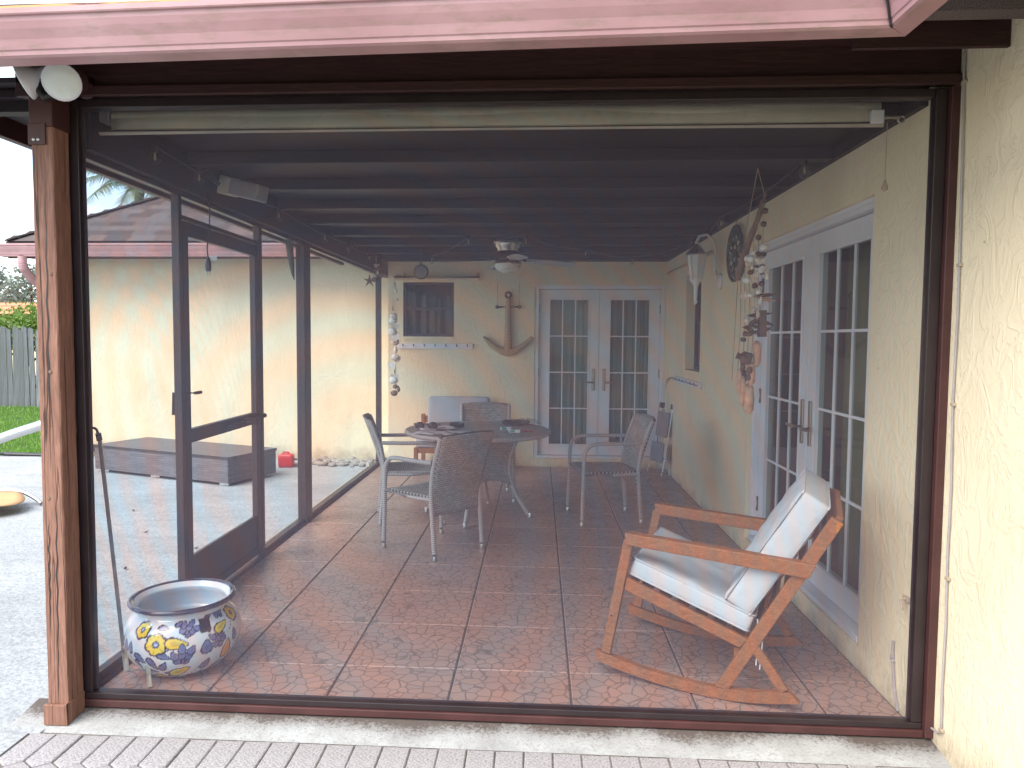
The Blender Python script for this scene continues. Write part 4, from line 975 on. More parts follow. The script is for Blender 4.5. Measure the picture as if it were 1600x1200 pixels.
def wp(name, fn, mat):
    k = MB(); fn(k); return k.obj(name, mat, wcq, True)
for (x, z) in ((1.178, 2.18), (1.17, 2.11), (1.155, 2.045), (1.145, 1.955), (1.178, 1.955), (1.128, 1.885), (1.15, 1.885), (1.178, 1.89), (1.115, 1.86), (1.178, 1.865), (1.097, 1.82), (1.172, 1.80), (1.085, 1.505), (1.098, 1.535), (1.115, 1.535), (1.125, 1.55), (1.14, 1.79)):
    wp('bead', lambda k: k.lathe([(.004, .012), (.013, .010), (.016, 0), (.013, -.010), (.004, -.012)], (x, CY + random.uniform(-.02, .03), z), 10, Matrix.Rotation(R(random.uniform(-60, 60)), 3, 'X')), M['darkwood'])
for i in range(40):
    z = random.uniform(1.60, 2.0); x = random.uniform(1.075 + .1 * max(0, z - 1.75), 1.19)
    wp('shell', lambda k: shell(k, (x, CY + random.uniform(-.04, .04), z), random.uniform(.013, .025), i % 3), M['shell'] if i % 3 else M['shellw'])
for (x, z, l, a) in ((1.19, 1.74, .055, 5), (1.19, 1.72, .06, -12), (1.17, 1.64, .06, 4), (1.15, 1.63, .055, -6), (1.155, 1.60, .05, 20), (1.195, 1.60, .05, -25), (1.125, 1.585, .04, 55), (1.17, 1.57, .06, -10), (1.19, 1.55, .045, 30), (1.15, 1.545, .05, 15), (1.10, 1.57, .02, 0)):
    ca, sa = math.cos(R(a)), math.sin(R(a))
    wp('bark_chip', lambda k: k.tube([(x - l * ca, CY + .01, z - l * sa), (x - l * .4 * ca, CY, z - l * .4 * sa), (x + l * .4 * ca, CY, z + l * .4 * sa), (x + l * ca, CY - .01, z + l * sa)], [.004, .020, .022, .003], 7, flat=.45), M['darkwood'] if a != -12 else M['terra'])
wp('bark_block', lambda k: k.beam((1.178, CY, 1.66), (1.182, CY, 1.52), .035, .05), M['darkwood'])
wp('bark_block', lambda k: k.tube([(1.055, CY, 1.42), (1.085, CY, 1.41), (1.125, CY, 1.40)], [.022, .036, .034], 7), M['darkwood'])
for (x, z0, z1, r) in ((1.155, 1.50, 1.36, .022), (1.128, 1.39, 1.26, .022), (1.068, 1.35, 1.22, .013), (1.085, 1.31, 1.15, .017), (1.118, 1.27, 1.11, .030)):
    wp('clay_pendant', lambda k: k.tube([(x, CY, z0), (x + .002, CY, z0 - .02), (x + .004, CY, (z0 + z1) / 2), (x + .003, CY, z1 + .02), (x, CY, z1)], [r * .4, r * .85, r, r * .9, r * .4], 10), M['terra'])
for i in range(7):
    x, z = random.uniform(1.07, 1.14), random.uniform(1.29, 1.36)
    wp('bark_chip', lambda k: k.ball((x, CY + random.uniform(-.03, .03), z), .018, 1, .5, 1.2, 7, 5, .2), M['darkwood'])
# ================================================================== FURNITURE
def smooth_path(P, n=6):
    P = [Vector(p) for p in P]; out = []
    for i in range(len(P) - 1):
        a, b_, c, d = P[max(i - 1, 0)], P[i], P[i + 1], P[min(i + 2, len(P) - 1)]
        for k in range(n):
            t = k / n; out.append(.5 * ((2 * b_) + (c - a) * t + (2 * a - 5 * b_ + 4 * c - d) * t * t + (3 * b_ - a - 3 * c + d) * t ** 3))
    return out + [P[-1]]

def make_chair():
    r = bpy.data.objects.new('wicker_armchair', None); COL.objects.link(r)
    P = lambda k, nm, mat, **kw: k.obj(nm, mat, r, world=False, **kw)
    for s in (-1, 1):
        k = MB(); k.tube(smooth_path([(s * .272, .25, .02), (s * .268, .243, .30), (s * .266, .235, .56), (s * .265, .20, .635), (s * .264, .13, .66), (s * .255, -.05, .662), (s * .236, -.245, .665)]), .0155, 10); P(k, 'front_leg', M['cane'], smooth=True)
        k = MB(); k.tube(smooth_path([(s * .222, -.255, .02), (s * .222, -.235, .25), (s * .224, -.222, .42), (s * .228, -.245, .60), (s * .232, -.30, .76), (s * .234, -.335, .845)]), .0165, 10); P(k, 'back_leg', M['cane'], smooth=True)
        for (x, y) in ((.272, .25), (.222, -.255)):
            k = MB(); k.lathe([(.014, .0), (.0185, .003), (.0185, .03), (.0175, .034)], (s * x, y, 0), 12); P(k, 'foot_cap', M['steel'], smooth=True)
        k = MB(); k.tube([(s * .266, .232, .415), (s * .245, .0, .405), (s * .225, -.222, .41)], .013, 8); P(k, 'seat_rail', M['cane'], smooth=True)
    k = MB(); k.tube([(-.266, .234, .415), (.266, .234, .415)], .014, 8); P(k, 'front_rail', M['cane'], smooth=True)
    k = MB(); k.grid(lambda u, v: ((-1 + 2 * u) * (.222 + .040 * v), -.222 + .462 * v, .425 - .018 * (1 - (2 * u - 1) ** 2) * math.sin(math.pi * v) - .02 * max(0, v - .9) * 10 * .5), 12, 12, .48, .46); P(k, 'seat', M['weave'], smooth=True, solid=.016)
    def bk(u, v):
        z = .30 + .555 * v; y = -.215 - .02 * math.sin(math.pi * min(1, v * 1.6)) * 0 - .135 * max(0, (z - .40) / .46) ** 1.25
        x = (-1 + 2 * u) * (.222 + .014 * v); return (x, y - .035 * (1 - (2 * u - 1) ** 2) * (.35 + .65 * v), z + .012 * (1 - (2 * u - 1) ** 2) * v)
    k = MB(); k.grid(bk, 14, 16, .46, .58); P(k, 'backrest', M['weave'], smooth=True, solid=.022)
    return r
ch = make_chair()
def chair_at(o, x, y, fx_, fy_, label):
    o.location = (x, y, .0015); o.rotation_euler = (0, 0, math.atan2(fy_, fx_) - math.pi / 2); tag(o, label, 'chair', 'wicker armchairs round the table')
chair_at(ch, -.73, 5.195, -.363, .325, 'wicker armchair with its woven back to the viewer in front of the round table')
c2 = copy_tree(ch); chair_at(c2, -1.06, 6.06, 1, .24, 'wicker armchair at the left of the round table, seen from the side')
c3 = copy_tree(ch); chair_at(c3, .56, 6.19, -.92, -.16, 'wicker armchair standing alone at the right, before the back french door')
c4 = copy_tree(ch); chair_at(c4, -.50, 6.92, .06, -1, 'wicker armchair behind the round table, facing the viewer')
# ---- round wicker table
TX, TY = -.508, 6.19
tbl = thing('wicker_table', 'round grey brown wicker dining table with splayed legs', 'table', (TX, TY, 0))
k = MB(); 
def top(u, v):
    a = 2 * math.pi * u; r = .60 * v; return (TX + r * math.cos(a), TY + r * math.sin(a), .735)
n = 64; ringr = [0.02, .15, .3, .45, .58]
vv_, ff, uu = [], [], []
k.add([(TX + .598 * math.cos(2 * math.pi * i / n), TY + .598 * math.sin(2 * math.pi * i / n), .736) for i in range(n)], [tuple(range(n))], [[(.598 * math.cos(2 * math.pi * i / n), .598 * math.sin(2 * math.pi * i / n)) for i in range(n)]])
k.add([(TX + .598 * math.cos(2 * math.pi * i / n), TY + .598 * math.sin(2 * math.pi * i / n), .705) for i in range(n)], [tuple(range(n))], [[(.598 * math.cos(2 * math.pi * i / n), .598 * math.sin(2 * math.pi * i / n)) for i in range(n)]])
k.obj('tabletop', M['weave'], tbl)
k = MB(); k.tube([(TX + .60 * math.cos(2 * math.pi * i / n), TY + .60 * math.sin(2 * math.pi * i / n), .720) for i in range(n)], .019, 10, True); k.obj('rim', M['cane'], tbl, True)
LA = [R(-8), R(82), R(172), R(262)]
lp = [(.36, .70), (.31, .60), (.275, .48), (.275, .36), (.33, .20), (.44, .03)]
for a in LA:
    k = MB(); k.tube(smooth_path([(TX + r * math.cos(a), TY + r * math.sin(a), z) for r, z in lp]), .017, 10); lg = k.obj('leg', M['cane'], tbl, True)
    k = MB(); k.lathe([(.013, .0015), (.018, .004), (.018, .04), (.016, .045)], (TX + .452 * math.cos(a), TY + .452 * math.sin(a), 0), 12); k.obj('foot_cap', M['steel'], lg, True)
def lrad(z):
    for (r0, z0_), (r1, z1_) in zip(lp[:-1], lp[1:]):
        if z1_ <= z <= z0_: t = (z - z1_) / (z0_ - z1_); return r1 + (r0 - r1) * t
    return .36
for i in range(4):
    a0, a1 = LA[i], LA[i] + math.pi / 2
    def panel(u, v):
        z = .26 + .43 * v - .07 * (4 * u * (1 - u)) * (1 - v) * -1; rr = lrad(z)
        p = Vector((math.cos(a0), math.sin(a0))) * (1 - u) + Vector((math.cos(a1), math.sin(a1))) * u
        return (TX + rr * p.x, TY + rr * p.y, z)
    k = MB(); k.grid(panel, 14, 12, .42, .43); k.obj('skirt_panel', M['weave'], tbl, True, solid=.008)
# things on the table
TZ = .738
def sheet(name, label, cx, cy, w, h_, rot, dz, mat, cat, curl=.01):
    Mx = Matrix.Translation((cx, cy, TZ + dz)) @ Matrix.Rotation(R(rot), 4, 'Z')
    k = MB(Mx); k.grid(lambda u, v: ((u - .5) * w, (v - .5) * h_, .002 + curl * (math.sin(3.1 * u + 1) * math.sin(2.2 * v + .5)) ** 2 + .25 * curl * math.sin(14 * u)), 14, 12); return tag(k.obj(name, mat, None, True, solid=.0025), label, cat)
sheet('newspaper', 'open newspaper lying on the left side of the wicker table', -.77, 5.88, .40, .27, -12, .002, M['paper'], 'newspaper')
sheet('newspaper', 'folded newspaper section under the sunglasses on the wicker table', -.86, 6.08, .30, .22, 28, .016, M['paper'], 'newspaper', .008)
sg = thing('sunglasses', 'large black sunglasses on the newspaper at the left of the table', 'sunglasses', (-.92, 6.02, TZ))
for s in (-1, 1):
    k = MB(); k.ball((-.92 + s * .055, 6.0, TZ + .045), .042, 1, .35, .75, 12, 7); k.obj('lens', M['black'], sg, True)
    k = MB(); k.tube([(-.92 + s * .10, 6.0, TZ + .055), (-.92 + s * .105, 6.06, TZ + .055), (-.92 + s * .095, 6.13, TZ + .035)], .006, 6); k.obj('temple', M['black'], sg, True)
k = MB(); k.tube([(-.945, 6.0, TZ + .055), (-.92, 5.99, TZ + .06), (-.895, 6.0, TZ + .055)], .007, 6); k.obj('bridge', M['black'], sg, True)
ash = tag(MB().lathe([(.05, 0), (.062, .006), (.068, .034), (.062, .036), (.054, .012), (.01, .010)], (-.70, 6.30, TZ), 24).obj('ashtray', M['black'], None, True), 'round black ashtray on the wicker table right of the sunglasses', 'ashtray')
for i, (x, y, rz, lab) in enumerate(((-.27, 6.16, 8, 'white and green cigarette pack on the table, the one farther from the edge'), (-.19, 6.0, -6, 'white and green cigarette pack on the table, the one nearer the red lighter'))):
    Mx = Matrix.Translation((x, y, TZ)) @ Matrix.Rotation(R(rz), 4, 'Z'); c = thing('cigarette_pack', lab, 'pack', (x, y, TZ), 0, 'cigarette packs on the table')
    k = MB(Mx); k.box(-.046, .046, -.028, .028, .0005, .023); k.obj('carton', M['white'], c, bevel=.001)
    k = MB(Mx); k.box(-.036, .004, -.0288, -.0282, .004, .019); k.box(-.036, .004, -.02, .02, .0234, .0238); k.obj('green_print', M['greenprint'], c)
k = MB(); k.tube([(-.115, 5.99, TZ + .011), (-.04, 6.0, TZ + .011)], .010, 8, flat=.7); tag(k.obj('lighter', M['red'], None, True), 'small red lighter beside the cigarette packs', 'lighter')
tr = tag(MB().lathe([(.10, 0), (.115, .004), (.13, .03), (.124, .031), (.11, .008), (.01, .006)], (-.20, 6.56, TZ), 28).obj('tray', M['black'], None, True), 'dark shallow tray at the back right of the wicker table', 'tray')
def bag(u, v):
    a = 2 * math.pi * u; r = .095 * math.sin(math.pi * (.05 + .9 * v)) * (1 + .25 * math.sin(5 * a + 6 * v) + .12 * math.sin(11 * a)); return (-.115 + r * math.cos(a) * 1.2, 6.46 + r * math.sin(a), TZ + .006 + .055 * v * (1 + .2 * math.sin(3 * a)))
k = MB(); k.grid(bag, 28, 8); tag(k.obj('plastic_bag', M['clearbag'], None, True), 'crumpled clear plastic bag in front of the dark tray', 'bag')
# ---- lounge chair by the back wall
lo = thing('lounge_chair', 'low wood framed lounge chair with light grey cushions against the back wall', 'lounge chair', (-.95, 8.28, 0))
def lbox(nm, *a): k = MB(); k.box(*a); return k.obj(nm, M['teak'], lo, bevel=.004)
for x in (-1.34, -.60):
    for y in (8.0, 8.52): lbox('leg', x - .022, x + .022, y - .022, y + .022, 0.0015, .30 if y < 8.3 else .62)
lbox('front_rail', -1.315, -.625, 7.985, 8.015, .24, .30); lbox('side_rail', -1.355, -1.325, 8.023, 8.497, .24, .30); lbox('side_rail', -.615, -.585, 8.023, 8.497, .24, .30); lbox('back_rail', -1.315, -.625, 8.505, 8.535, .52, .60)
k = MB(Matrix.Translation((-.97, 8.24, .365))); cushion(k, .37, .27, .062, .012, .03); k.obj('seat_cushion', M['greycush'], lo, True)
k = MB(Matrix.Translation((-.915, 8.46, .62)) @ Matrix.Rotation(R(82), 4, 'X')); cushion(k, .355, .21, .055, .012, .03); k.obj('back_cushion', M['greycush'], lo, True)
# ---- folded step ladder
sl2 = thing('step_ladder', 'folded grey step ladder leaning in the corner by the back french door', 'ladder', (1.33, 8.3, 0))
Ml = Matrix.Translation((1.335, 8.28, .0015)) @ Matrix.Rotation(R(-72), 4, 'Z') @ Matrix.Rotation(R(-6), 4, 'X')
for s in (-1, 1):
    k = MB(Ml); k.tube([(s * .17, -.03, .012), (s * .13, .03, .80)], .011, 8); k.obj('front_rail', M['alum'], sl2, True)
    k = MB(Ml); k.tube([(s * .15, .07, .012), (s * .125, .055, .78)], .010, 8); k.obj('rear_rail', M['alum'], sl2, True)
    k = MB(Ml); k.tube([(s * .17, -.03, .0), (s * .168, -.028, .05)], .017, 8); k.obj('rubber_foot', M['shade'], sl2, True)
    k = MB(Ml); k.box(s * .132 - .022, s * .132 + .022, .01, .06, .74, .80); k.obj('pivot', M['black'], sl2, bevel=.006)
k = MB(Ml); k.tube([(-.13, .03, .78), (-.125, .035, .95)] + arc((0, .035, .97), .115, math.pi, 0, 10) + [(.125, .035, .95), (.13, .03, .78)], .012, 8); k.obj('handle_loop', M['alum'], sl2, True)
k = MB(Ml); k.box(-.125, .125, -.012, .012, .42, .70); k.obj('top_step', M['grey'], sl2, bevel=.006)
k = MB(Ml); k.box(-.14, .14, -.040, -.02, .14, .36); k.obj('step', M['grey'], sl2, bevel=.006)
k = MB(Ml); k.box(-.16, .16, -.012, .012, .17, .21); k.obj('brace', M['alum'], sl2)
# ---- rocking chair
rk = thing('rocking_chair', 'teak rocking chair with pale canvas cushions at the front right of the porch', 'rocking chair', (1.1, 3.3, 0))
Wd = Vector((.34691, .93790, 0)); U = Vector((-.93790, .34691, 0)); O = Vector((1.059, 2.943, 0)); Zv = Vector((0, 0, 1)); LW = .6515; TH = .032
def side(nm, poly, off, th=TH, bev=.004):
    k = MB(); k.prism(poly, O + Wd * off, U, Zv, Wd * th); return k.obj(nm, M['teak'], rk, bevel=bev)
def strip(a, b_, w):
    a, b_ = Vector(a), Vector(b_); d = (b_ - a).normalized(); n_ = Vector((-d.y, d.x)) * w / 2
    return [tuple(a + n_), tuple(b_ + n_), tuple(b_ - n_), tuple(a - n_)]
cxr = .335; Rr = 1.95
low = [(s_, .003 + (s_ - cxr) ** 2 / (2 * Rr) * (1.05 if s_ > cxr else 1.55)) for s_ in np.linspace(0.0, .842, 21)]
rock = low + [(s_ + (.004 if s_ > .8 else 0), z + .047) for s_, z in reversed(low[1:])] + [(.05, low[0][1] + .046)]
for off in (TH / 2, LW - TH / 2):
    side('rocker', rock, off)
    side('front_leg', strip((.800, .112), (.706, .630), .042), off)
    side('arm', [(.720, .664), (.712, .612), (-.02, .563), (-.045, .622)], off + (-.006 if off < .3 else .006), .052)
    side('back_post', [(.330, .052), (.275, .048), (-.136, .790), (-.092, .815)], off, TH * .98)
    side('rear_brace', strip((.190, .262), (.062, .082), .038), off, TH * .9)
    side('seat_rail', [(.712, .462), (.722, .408), (.235, .232), (.205, .272)], off + (.002 if off < .3 else -.002), .026)
def cross(nm, s_, z, w, h_, ang=0, m=TH):
    a = O + U * s_ + Zv * z + Wd * m; b_ = O + U * s_ + Zv * z + Wd * (LW - m); ca = math.cos(ang); sa = math.sin(ang)
    k = MB(); k.beam(a, b_, w, h_, U * -sa + Zv * ca); return k.obj(nm, M['teak'], rk, bevel=.003)
cross('front_apron', .705, .415, .022, .055, .2); cross('top_rail', -.112, .788, .026, .055, .5)
for i in range(6): cross('seat_slat', .64 - i * .078, .405 - i * .029, .055, .014, .36)
for i in range(6): cross('back_slat', .165 - i * .052, .33 + i * .088, .014, .052, .5)
cross('stretcher', .245, .20, .03, .045)
def frame_m(s_, z, ang):
    # local x across the chair, local y up the slope, local z out of the cushion
    y_ = (U * math.cos(ang) + Zv * math.sin(ang)); z_ = y_.cross(Wd) * -1
    if z_.z < 0: z_ = -z_
    x_ = y_.cross(z_); p = O + U * s_ + Zv * z + Wd * (LW / 2)
    return Matrix(((x_.x, y_.x, z_.x, p.x), (x_.y, y_.y, z_.y, p.y), (x_.z, y_.z, z_.z, p.z), (0, 0, 0, 1)))
k = MB(frame_m(.445, .420, .345)); cushion(k, .292, .268, .040, .014, .015, 16, .006); k.obj('seat_cushion', M['canvas'], rk, True)
bm_ = frame_m(.108, .632, math.pi - 1.03); k = MB(bm_); cushion(k, .298, .282, .060, .016, .016, 16, .006); k.obj('back_cushion', M['canvas'], rk, True)
def piping(Mx, hx, hy, hz, par):
    for w in (-1, 1):
        k = MB(Mx); c_ = .018; P_ = []
        for (sx_, sy_, a0) in ((1, 1, 0), (-1, 1, 90), (-1, -1, 180), (1, -1, 270)):
            for q_ in range(5): a = R(a0 + 22.5 * q_); P_.append((sx_ * (hx - c_) + c_ * math.cos(a), sy_ * (hy - c_) + c_ * math.sin(a), w * (hz - .004)))
        k.tube(P_, .0042, 6, True); k.obj('piping', M['canvas'], par, True)
piping(frame_m(.445, .420, .345), .292, .268, .040, [o for o in rk.children if o.name.startswith('seat_cushion')][0])
piping(bm_, .298, .282, .060, [o for o in rk.children if o.name.startswith('back_cushion')][0])
for dx in (0, .015):
    k = MB(); p = O + U * (.17 - dx) + Zv * .36 + Wd * .02; k.tube([p, p + Vector((.004, -.006, -.1)), p + Vector((-.004, -.008, -.19 - dx))], .003, 6); k.obj('cushion_tie', M['canvas'], rk, True)
for (s_, z) in ((.775, .285), (.71, .64), (.03, .59)):
    k = MB(); k.lathe([(.005, 0), (.005, .0015), (.001, .002)], O + U * s_ + Zv * z, 8, Wd.to_track_quat('-Z', 'Y').to_matrix()); k.obj('bolt', M['black'], rk, True)
# ---- awning crank rod leaning at the left jamb
cr = thing('awning_crank', 'thin aluminium awning crank rod leaning against the left screen frame', 'crank', (-1.82, 3.1, 0))
k = MB(); k.tube([(-1.835, 2.965, 1.09), (-1.80, 3.05, .12)], .0085, 8); k.obj('rod', M['alum'], cr, True)
k = MB(); k.tube([(-1.872, 2.955, 1.085)] + arc((-1.856, 2.958, 1.10), .018, math.pi, 0, 8) + [(-1.836, 2.962, 1.085)], .0055, 7); k.tube([(-1.8365, 2.961, 1.095), (-1.8345, 2.966, 1.065)], .012, 8); k.obj('hook', M['black'], cr, True)
k = MB(); k.tube([(-1.80, 3.05, .15), (-1.795, 3.06, .035)], .0125, 8); k.obj('grip', M['shade'], cr, True)
k = MB(); k.tube([(-1.795, 3.06, .03), (-1.66, 2.99, .075)], .006, 7); k.obj('elbow', M['steel'], cr, True)
k = MB(); k.tube([(-1.662, 2.992, .095), (-1.645, 2.975, .006)], .0105, 8); k.obj('handle', M['shade'], cr, True)

# ---- talavera pot, decoration painted as vertex colours
def talavera():
    prof = [(.001, .0), (.12, .0), (.15, .006), (.178, .022), (.21, .055), (.236, .095), (.249, .14), (.250, .17), (.243, .205), (.226, .24), (.202, .265), (.193, .278), (.196, .290), (.214, .302), (.226, .308), (.230, .316), (.226, .325), (.216, .327), (.206, .322), (.194, .312), (.182, .300), (.186, .285), (.196, .265), (.205, .235), (.206, .20), (.001, .195)]
    P = [Vector((r, z)) for r, z in prof]
    fine_ = []
    for i in range(len(P) - 1):
        seg = max(1, int((P[i + 1] - P[i]).length / .0045)) if 1 <= i < 11 else 3
        for k in range(seg):
            if 1 <= i < 20:
                a, b_, c, d = P[i - 1] if i > 1 else P[i], P[i], P[i + 1], P[i + 2]; t = k / seg
                fine_.append(.5 * ((2 * b_) + (c - a) * t + (2 * a - 5 * b_ + 4 * c - d) * t * t + (3 * b_ - a - 3 * c + d) * t ** 3))
            else: fine_.append(P[i].lerp(P[i + 1], k / seg))
    fine_.append(P[-1]); n = 400; m = len(fine_)
    V = []; C_ = np.zeros((m, n, 3))
    arcl = [0]
    for i in range(1, m): arcl.append(arcl[-1] + (fine_[i] - fine_[i - 1]).length)
    th_ = 2 * np.pi * np.arange(n) / n
    rr = np.array([p.x for p in fine_]); zz = np.array([p.y for p in fine_]); al = np.array(arcl)
    for i in range(m): V += list(zip(rr[i] * np.cos(th_), rr[i] * np.sin(th_), np.full(n, zz[i])))
    white = np.array((.56, .58, .63)); navy = np.array((.006, .006, .022)); yel = np.array((.66, .47, .015)); lil = np.array((.13, .145, .33)); org = np.array((.70, .33, .03))
    C_[:] = white
    U_ = (th_[None, :] * .235) * np.ones((m, 1)); Vv = al[:, None] * np.ones((1, n)); circ = 2 * math.pi * .235
    body = (np.arange(m) < np.argmax(zz > .275))[:, None] & (al > .12)[:, None]
    def loc(u0, v0, rot):
        du = (U_ - u0 + circ / 2) % circ - circ / 2; dv = Vv - v0; c, s = math.cos(rot), math.sin(rot); return c * du + s * dv, -s * du + c * dv
    def paint(mask, col): C_[mask & body] = col
    def petal(u0, v0, L_, w, rot, o=.0068, fill=lil):
        x, y = loc(u0, v0, rot); f = lambda L2, w2: (np.abs(x) < L2) & (np.abs(y) < w2 * np.sqrt(np.clip(1 - (x / L2) ** 2, 0, 1)) * (1 - .45 * x / L2))
        paint(f(L_, w), navy); paint(f(L_ - o, max(.001, w - o)), fill); paint(f((L_ - o) * .55, max(.001, w - o) * .45), fill * .7)
    def flower(u0, v0, r, col=yel):
        x, y = loc(u0, v0, .3); rad = np.hypot(x, y); a = np.arctan2(y, x); e = r * (.82 + .18 * np.abs(np.cos(3 * a)))
        paint(rad < e + .009, navy * 3); paint(rad < e + .007, navy); paint(rad < e, col); paint((np.abs(np.sin(3 * a)) < .14) & (rad < e) & (rad > .3 * r), np.array((.35, .22, .02))); paint(rad < .36 * r, navy); paint(rad < .24 * r, lil); paint(rad < .1 * r, white)
    def bird(u0, v0, rot, s=1, col=yel):
        for k in range(3):
            for j in range(3 - k // 2):
                a = rot + .5 + (j - 1) * .42; d = (.030 + .017 * k) * s; petal(u0 + d * math.cos(a), v0 + d * math.sin(a), .0165 * s, .0108 * s, a, .0045)
        petal(u0 - .012 * s * math.cos(rot), v0 - .012 * s * math.sin(rot) - .012 * s, .037 * s, .02 * s, rot - .5, .006, col)
        for k in range(6):
            a = rot - 1.2 - .32 * k; x, y = loc(u0 + .05 * s * math.cos(a), v0 - .012 + .042 * s * math.sin(a), 0); paint(np.hypot(x, y) < .0034, navy)
    TOP = al[np.argmax(zz > .275)]
    f0 = 5.17 * .235                                                   # azimuth that faces the camera
    q_ = lambda du, fv: (f0 + du, .13 + (TOP - .13) * fv)
    for du in (0, .74):
        S_ = lambda a, b_: q_(a + du, b_)
        for (a, b_, L_, w, r_) in ((-.185, .50, .034, .018, -.7), (-.130, .44, .038, .017, -1.1), (-.080, .56, .034, .018, -.5), (-.205, .40, .028, .014, -1.2), (-.085, .40, .030, .017, 1.1), (-.135, .31, .026, .010, -.3), (-.060, .27, .032, .011, .1), (-.055, .17, .030, .014, -.3), (.090, .60, .034, .025, 1.5), (.092, .34, .035, .021, 1.2), (.155, .24, .040, .014, .7), (.04, .13, .042, .014, .25), (.235, .62, .030, .016, 1.6), (-.235, .62, .028, .015, 1.5), (-.27, .62, .030, .016, 1.7), (-.085, .90, .028, .014, -.1), (-.01, .94, .030, .013, .2), (.125, .97, .028, .011, .6), (-.05, .04, .028, .010, .1), (.24, .25, .036, .014, .8), (.33, .62, .03, .016, 1.2), (.30, .12, .03, .014, .4), (-.27, .30, .034, .016, .9), (-.33, .16, .03, .015, .2)):
            petal(*S_(a, b_), L_, w, r_)
        flower(*S_(-.108, .70), .043); flower(*S_(-.185, .86), .034); flower(*S_(-.128, .12), .036); flower(*S_(.262, .88), .034); flower(*S_(-.33, .48), .038)
        bird(*S_(-.012, .76), .35, 1.3); bird(*S_(-.012, .37), 1.0, 1.45); bird(*S_(.182, .56), 2.0, 1.3, org); bird(*S_(.175, .86), .9, 1.1); bird(*S_(.05, .02), .1, 1.2); bird(*S_(.35, .36), .6, 1.3)
    x, y = loc(*q_(.095, .87), -.1); paint((np.abs(x) < .026) & (np.abs(y) < .034) & (np.abs(x) + np.abs(y) < .052), navy * 1.2)         # chipped glaze painted over
    rimi = (zz > .293) & (np.arange(m) > 20) & (np.arange(m) < m * .93); outer = np.array([zz[i] > .296 and rr[i] > .205 for i in range(m)])
    C_[outer] = np.array((.02, .018, .05)); inn = (al > al[np.argmax(rr * (zz > .3))] + .055) & (np.arange(m) > m * .6)
    C_[inn] = np.array((.50, .58, .66)); soil_ = (np.arange(m) >= m - 3); C_[soil_] = np.array((.10, .085, .09))
    fs = []
    for i in range(m - 1):
        for k in range(n): fs.append((i * n + k, i * n + (k + 1) % n, (i + 1) * n + (k + 1) % n, (i + 1) * n + k))
    fs += [tuple(range(n - 1, -1, -1)), tuple((m - 1) * n + k for k in range(n))]
    me = bpy.data.meshes.new('talavera_pot'); me.from_pydata(V, [], fs)
    at = me.color_attributes.new('paint', 'FLOAT_COLOR', 'POINT'); at.data.foreach_set('color', np.concatenate([C_.reshape(-1, 3), np.ones((m * n, 1))], 1).ravel().astype(np.float32))
    me.polygons.foreach_set('use_smooth', [True] * len(me.polygons))
    t = NT('glazed_talavera'); a = t.n('ShaderNodeAttribute', attribute_name='paint')
    t.done(a.outputs['Color'], .14, t.bump(t.noise(t.coord(), 18, 3), .06, .01), spec=.6); t.p.inputs['Coat Weight'].default_value = .5
    me.materials.append(t.m); o = put(bpy.data.objects.new('flower_pot', me)); return o
pot = talavera(); pot.location = (-1.612, 3.215, .0015); pot.scale = (1.0, 1.0, 1.0)
tag(pot, 'white glazed pot painted with yellow flowers and navy leaves by the left screen', 'pot')
# ================================================================== PATIO AND GARDEN
# low brown wicker daybed base outside
db = thing('wicker_daybed', 'low brown wicker daybed base on the patio outside the screen', 'daybed', (-4.1, 8.2, gz))
dA, dB = Vector((-5.10, 8.16, 0)), Vector((-3.22, 7.44, 0)); dd = (dB - dA).normalized(); dn = Vector((-dd.y, dd.x, 0)); LL = (dB - dA).length; WW = .72
def dface(p, a, la, b_, lb, nm, sol=.012):
    k = MB(); p, a, b_ = Vector(p), Vector(a), Vector(b_); k.grid(lambda u, v: p + a * la * u + b_ * lb * v, 20, 6, la, lb); return k.obj(nm, M['brownweave'], db, solid=sol)
zb, zt = gz + .035, .235
dface(dA + Zv * zb, dd, LL, Zv, zt - zb, 'front_panel'); dface(dB + Zv * zb, dn, WW, Zv, zt - zb, 'end_panel'); dface(dA + dn * WW + Zv * zb, dd, LL, Zv, zt - zb, 'back_panel'); dface(dA + Zv * zb, dn, WW, Zv, zt - zb, 'end_panel')
k = MB(); p = dA - dd * .012 - dn * .012 + Zv * (zt + .004); k.grid(lambda u, v: p + dd * (LL + .024) * u + dn * (WW + .024) * v, 20, 10, LL, WW); k.obj('top_panel', M['brownweave'], db, solid=.028)
for u in (.05, .45, .95):
    for v in (.08, .92):
        c = dA + dd * LL * u + dn * WW * v; k = MB(); k.box(c.x - .05, c.x + .05, c.y - .03, c.y + .03, gz + .001, zb); k.obj('foot', M['alum'], db)
# red fuel can
gc = thing('fuel_can', 'red plastic fuel can by the wall behind the wicker daybed', 'fuel can', (-3.05, 8.65, gz))
k = MB(Matrix.Translation((-3.06, 8.66, gz + .105))); cushion(k, .13, .08, .104, .012, .03, 8, 0); k.obj('can_body', M['red'], gc, True)
k = MB(); k.tube([(-3.14, 8.66, gz + .20), (-3.11, 8.66, gz + .24), (-3.02, 8.66, gz + .24), (-2.98, 8.66, gz + .20)], .014, 8); k.obj('handle', M['red'], gc, True)
k = MB(); k.tube([(-2.96, 8.66, gz + .16), (-2.90, 8.65, gz + .13), (-2.86, 8.64, gz + .13)], [.022, .018, .012], 8); k.obj('spout', M['black'], gc, True)
gc.scale = (.68, .68, .75); gc.location.x += .03
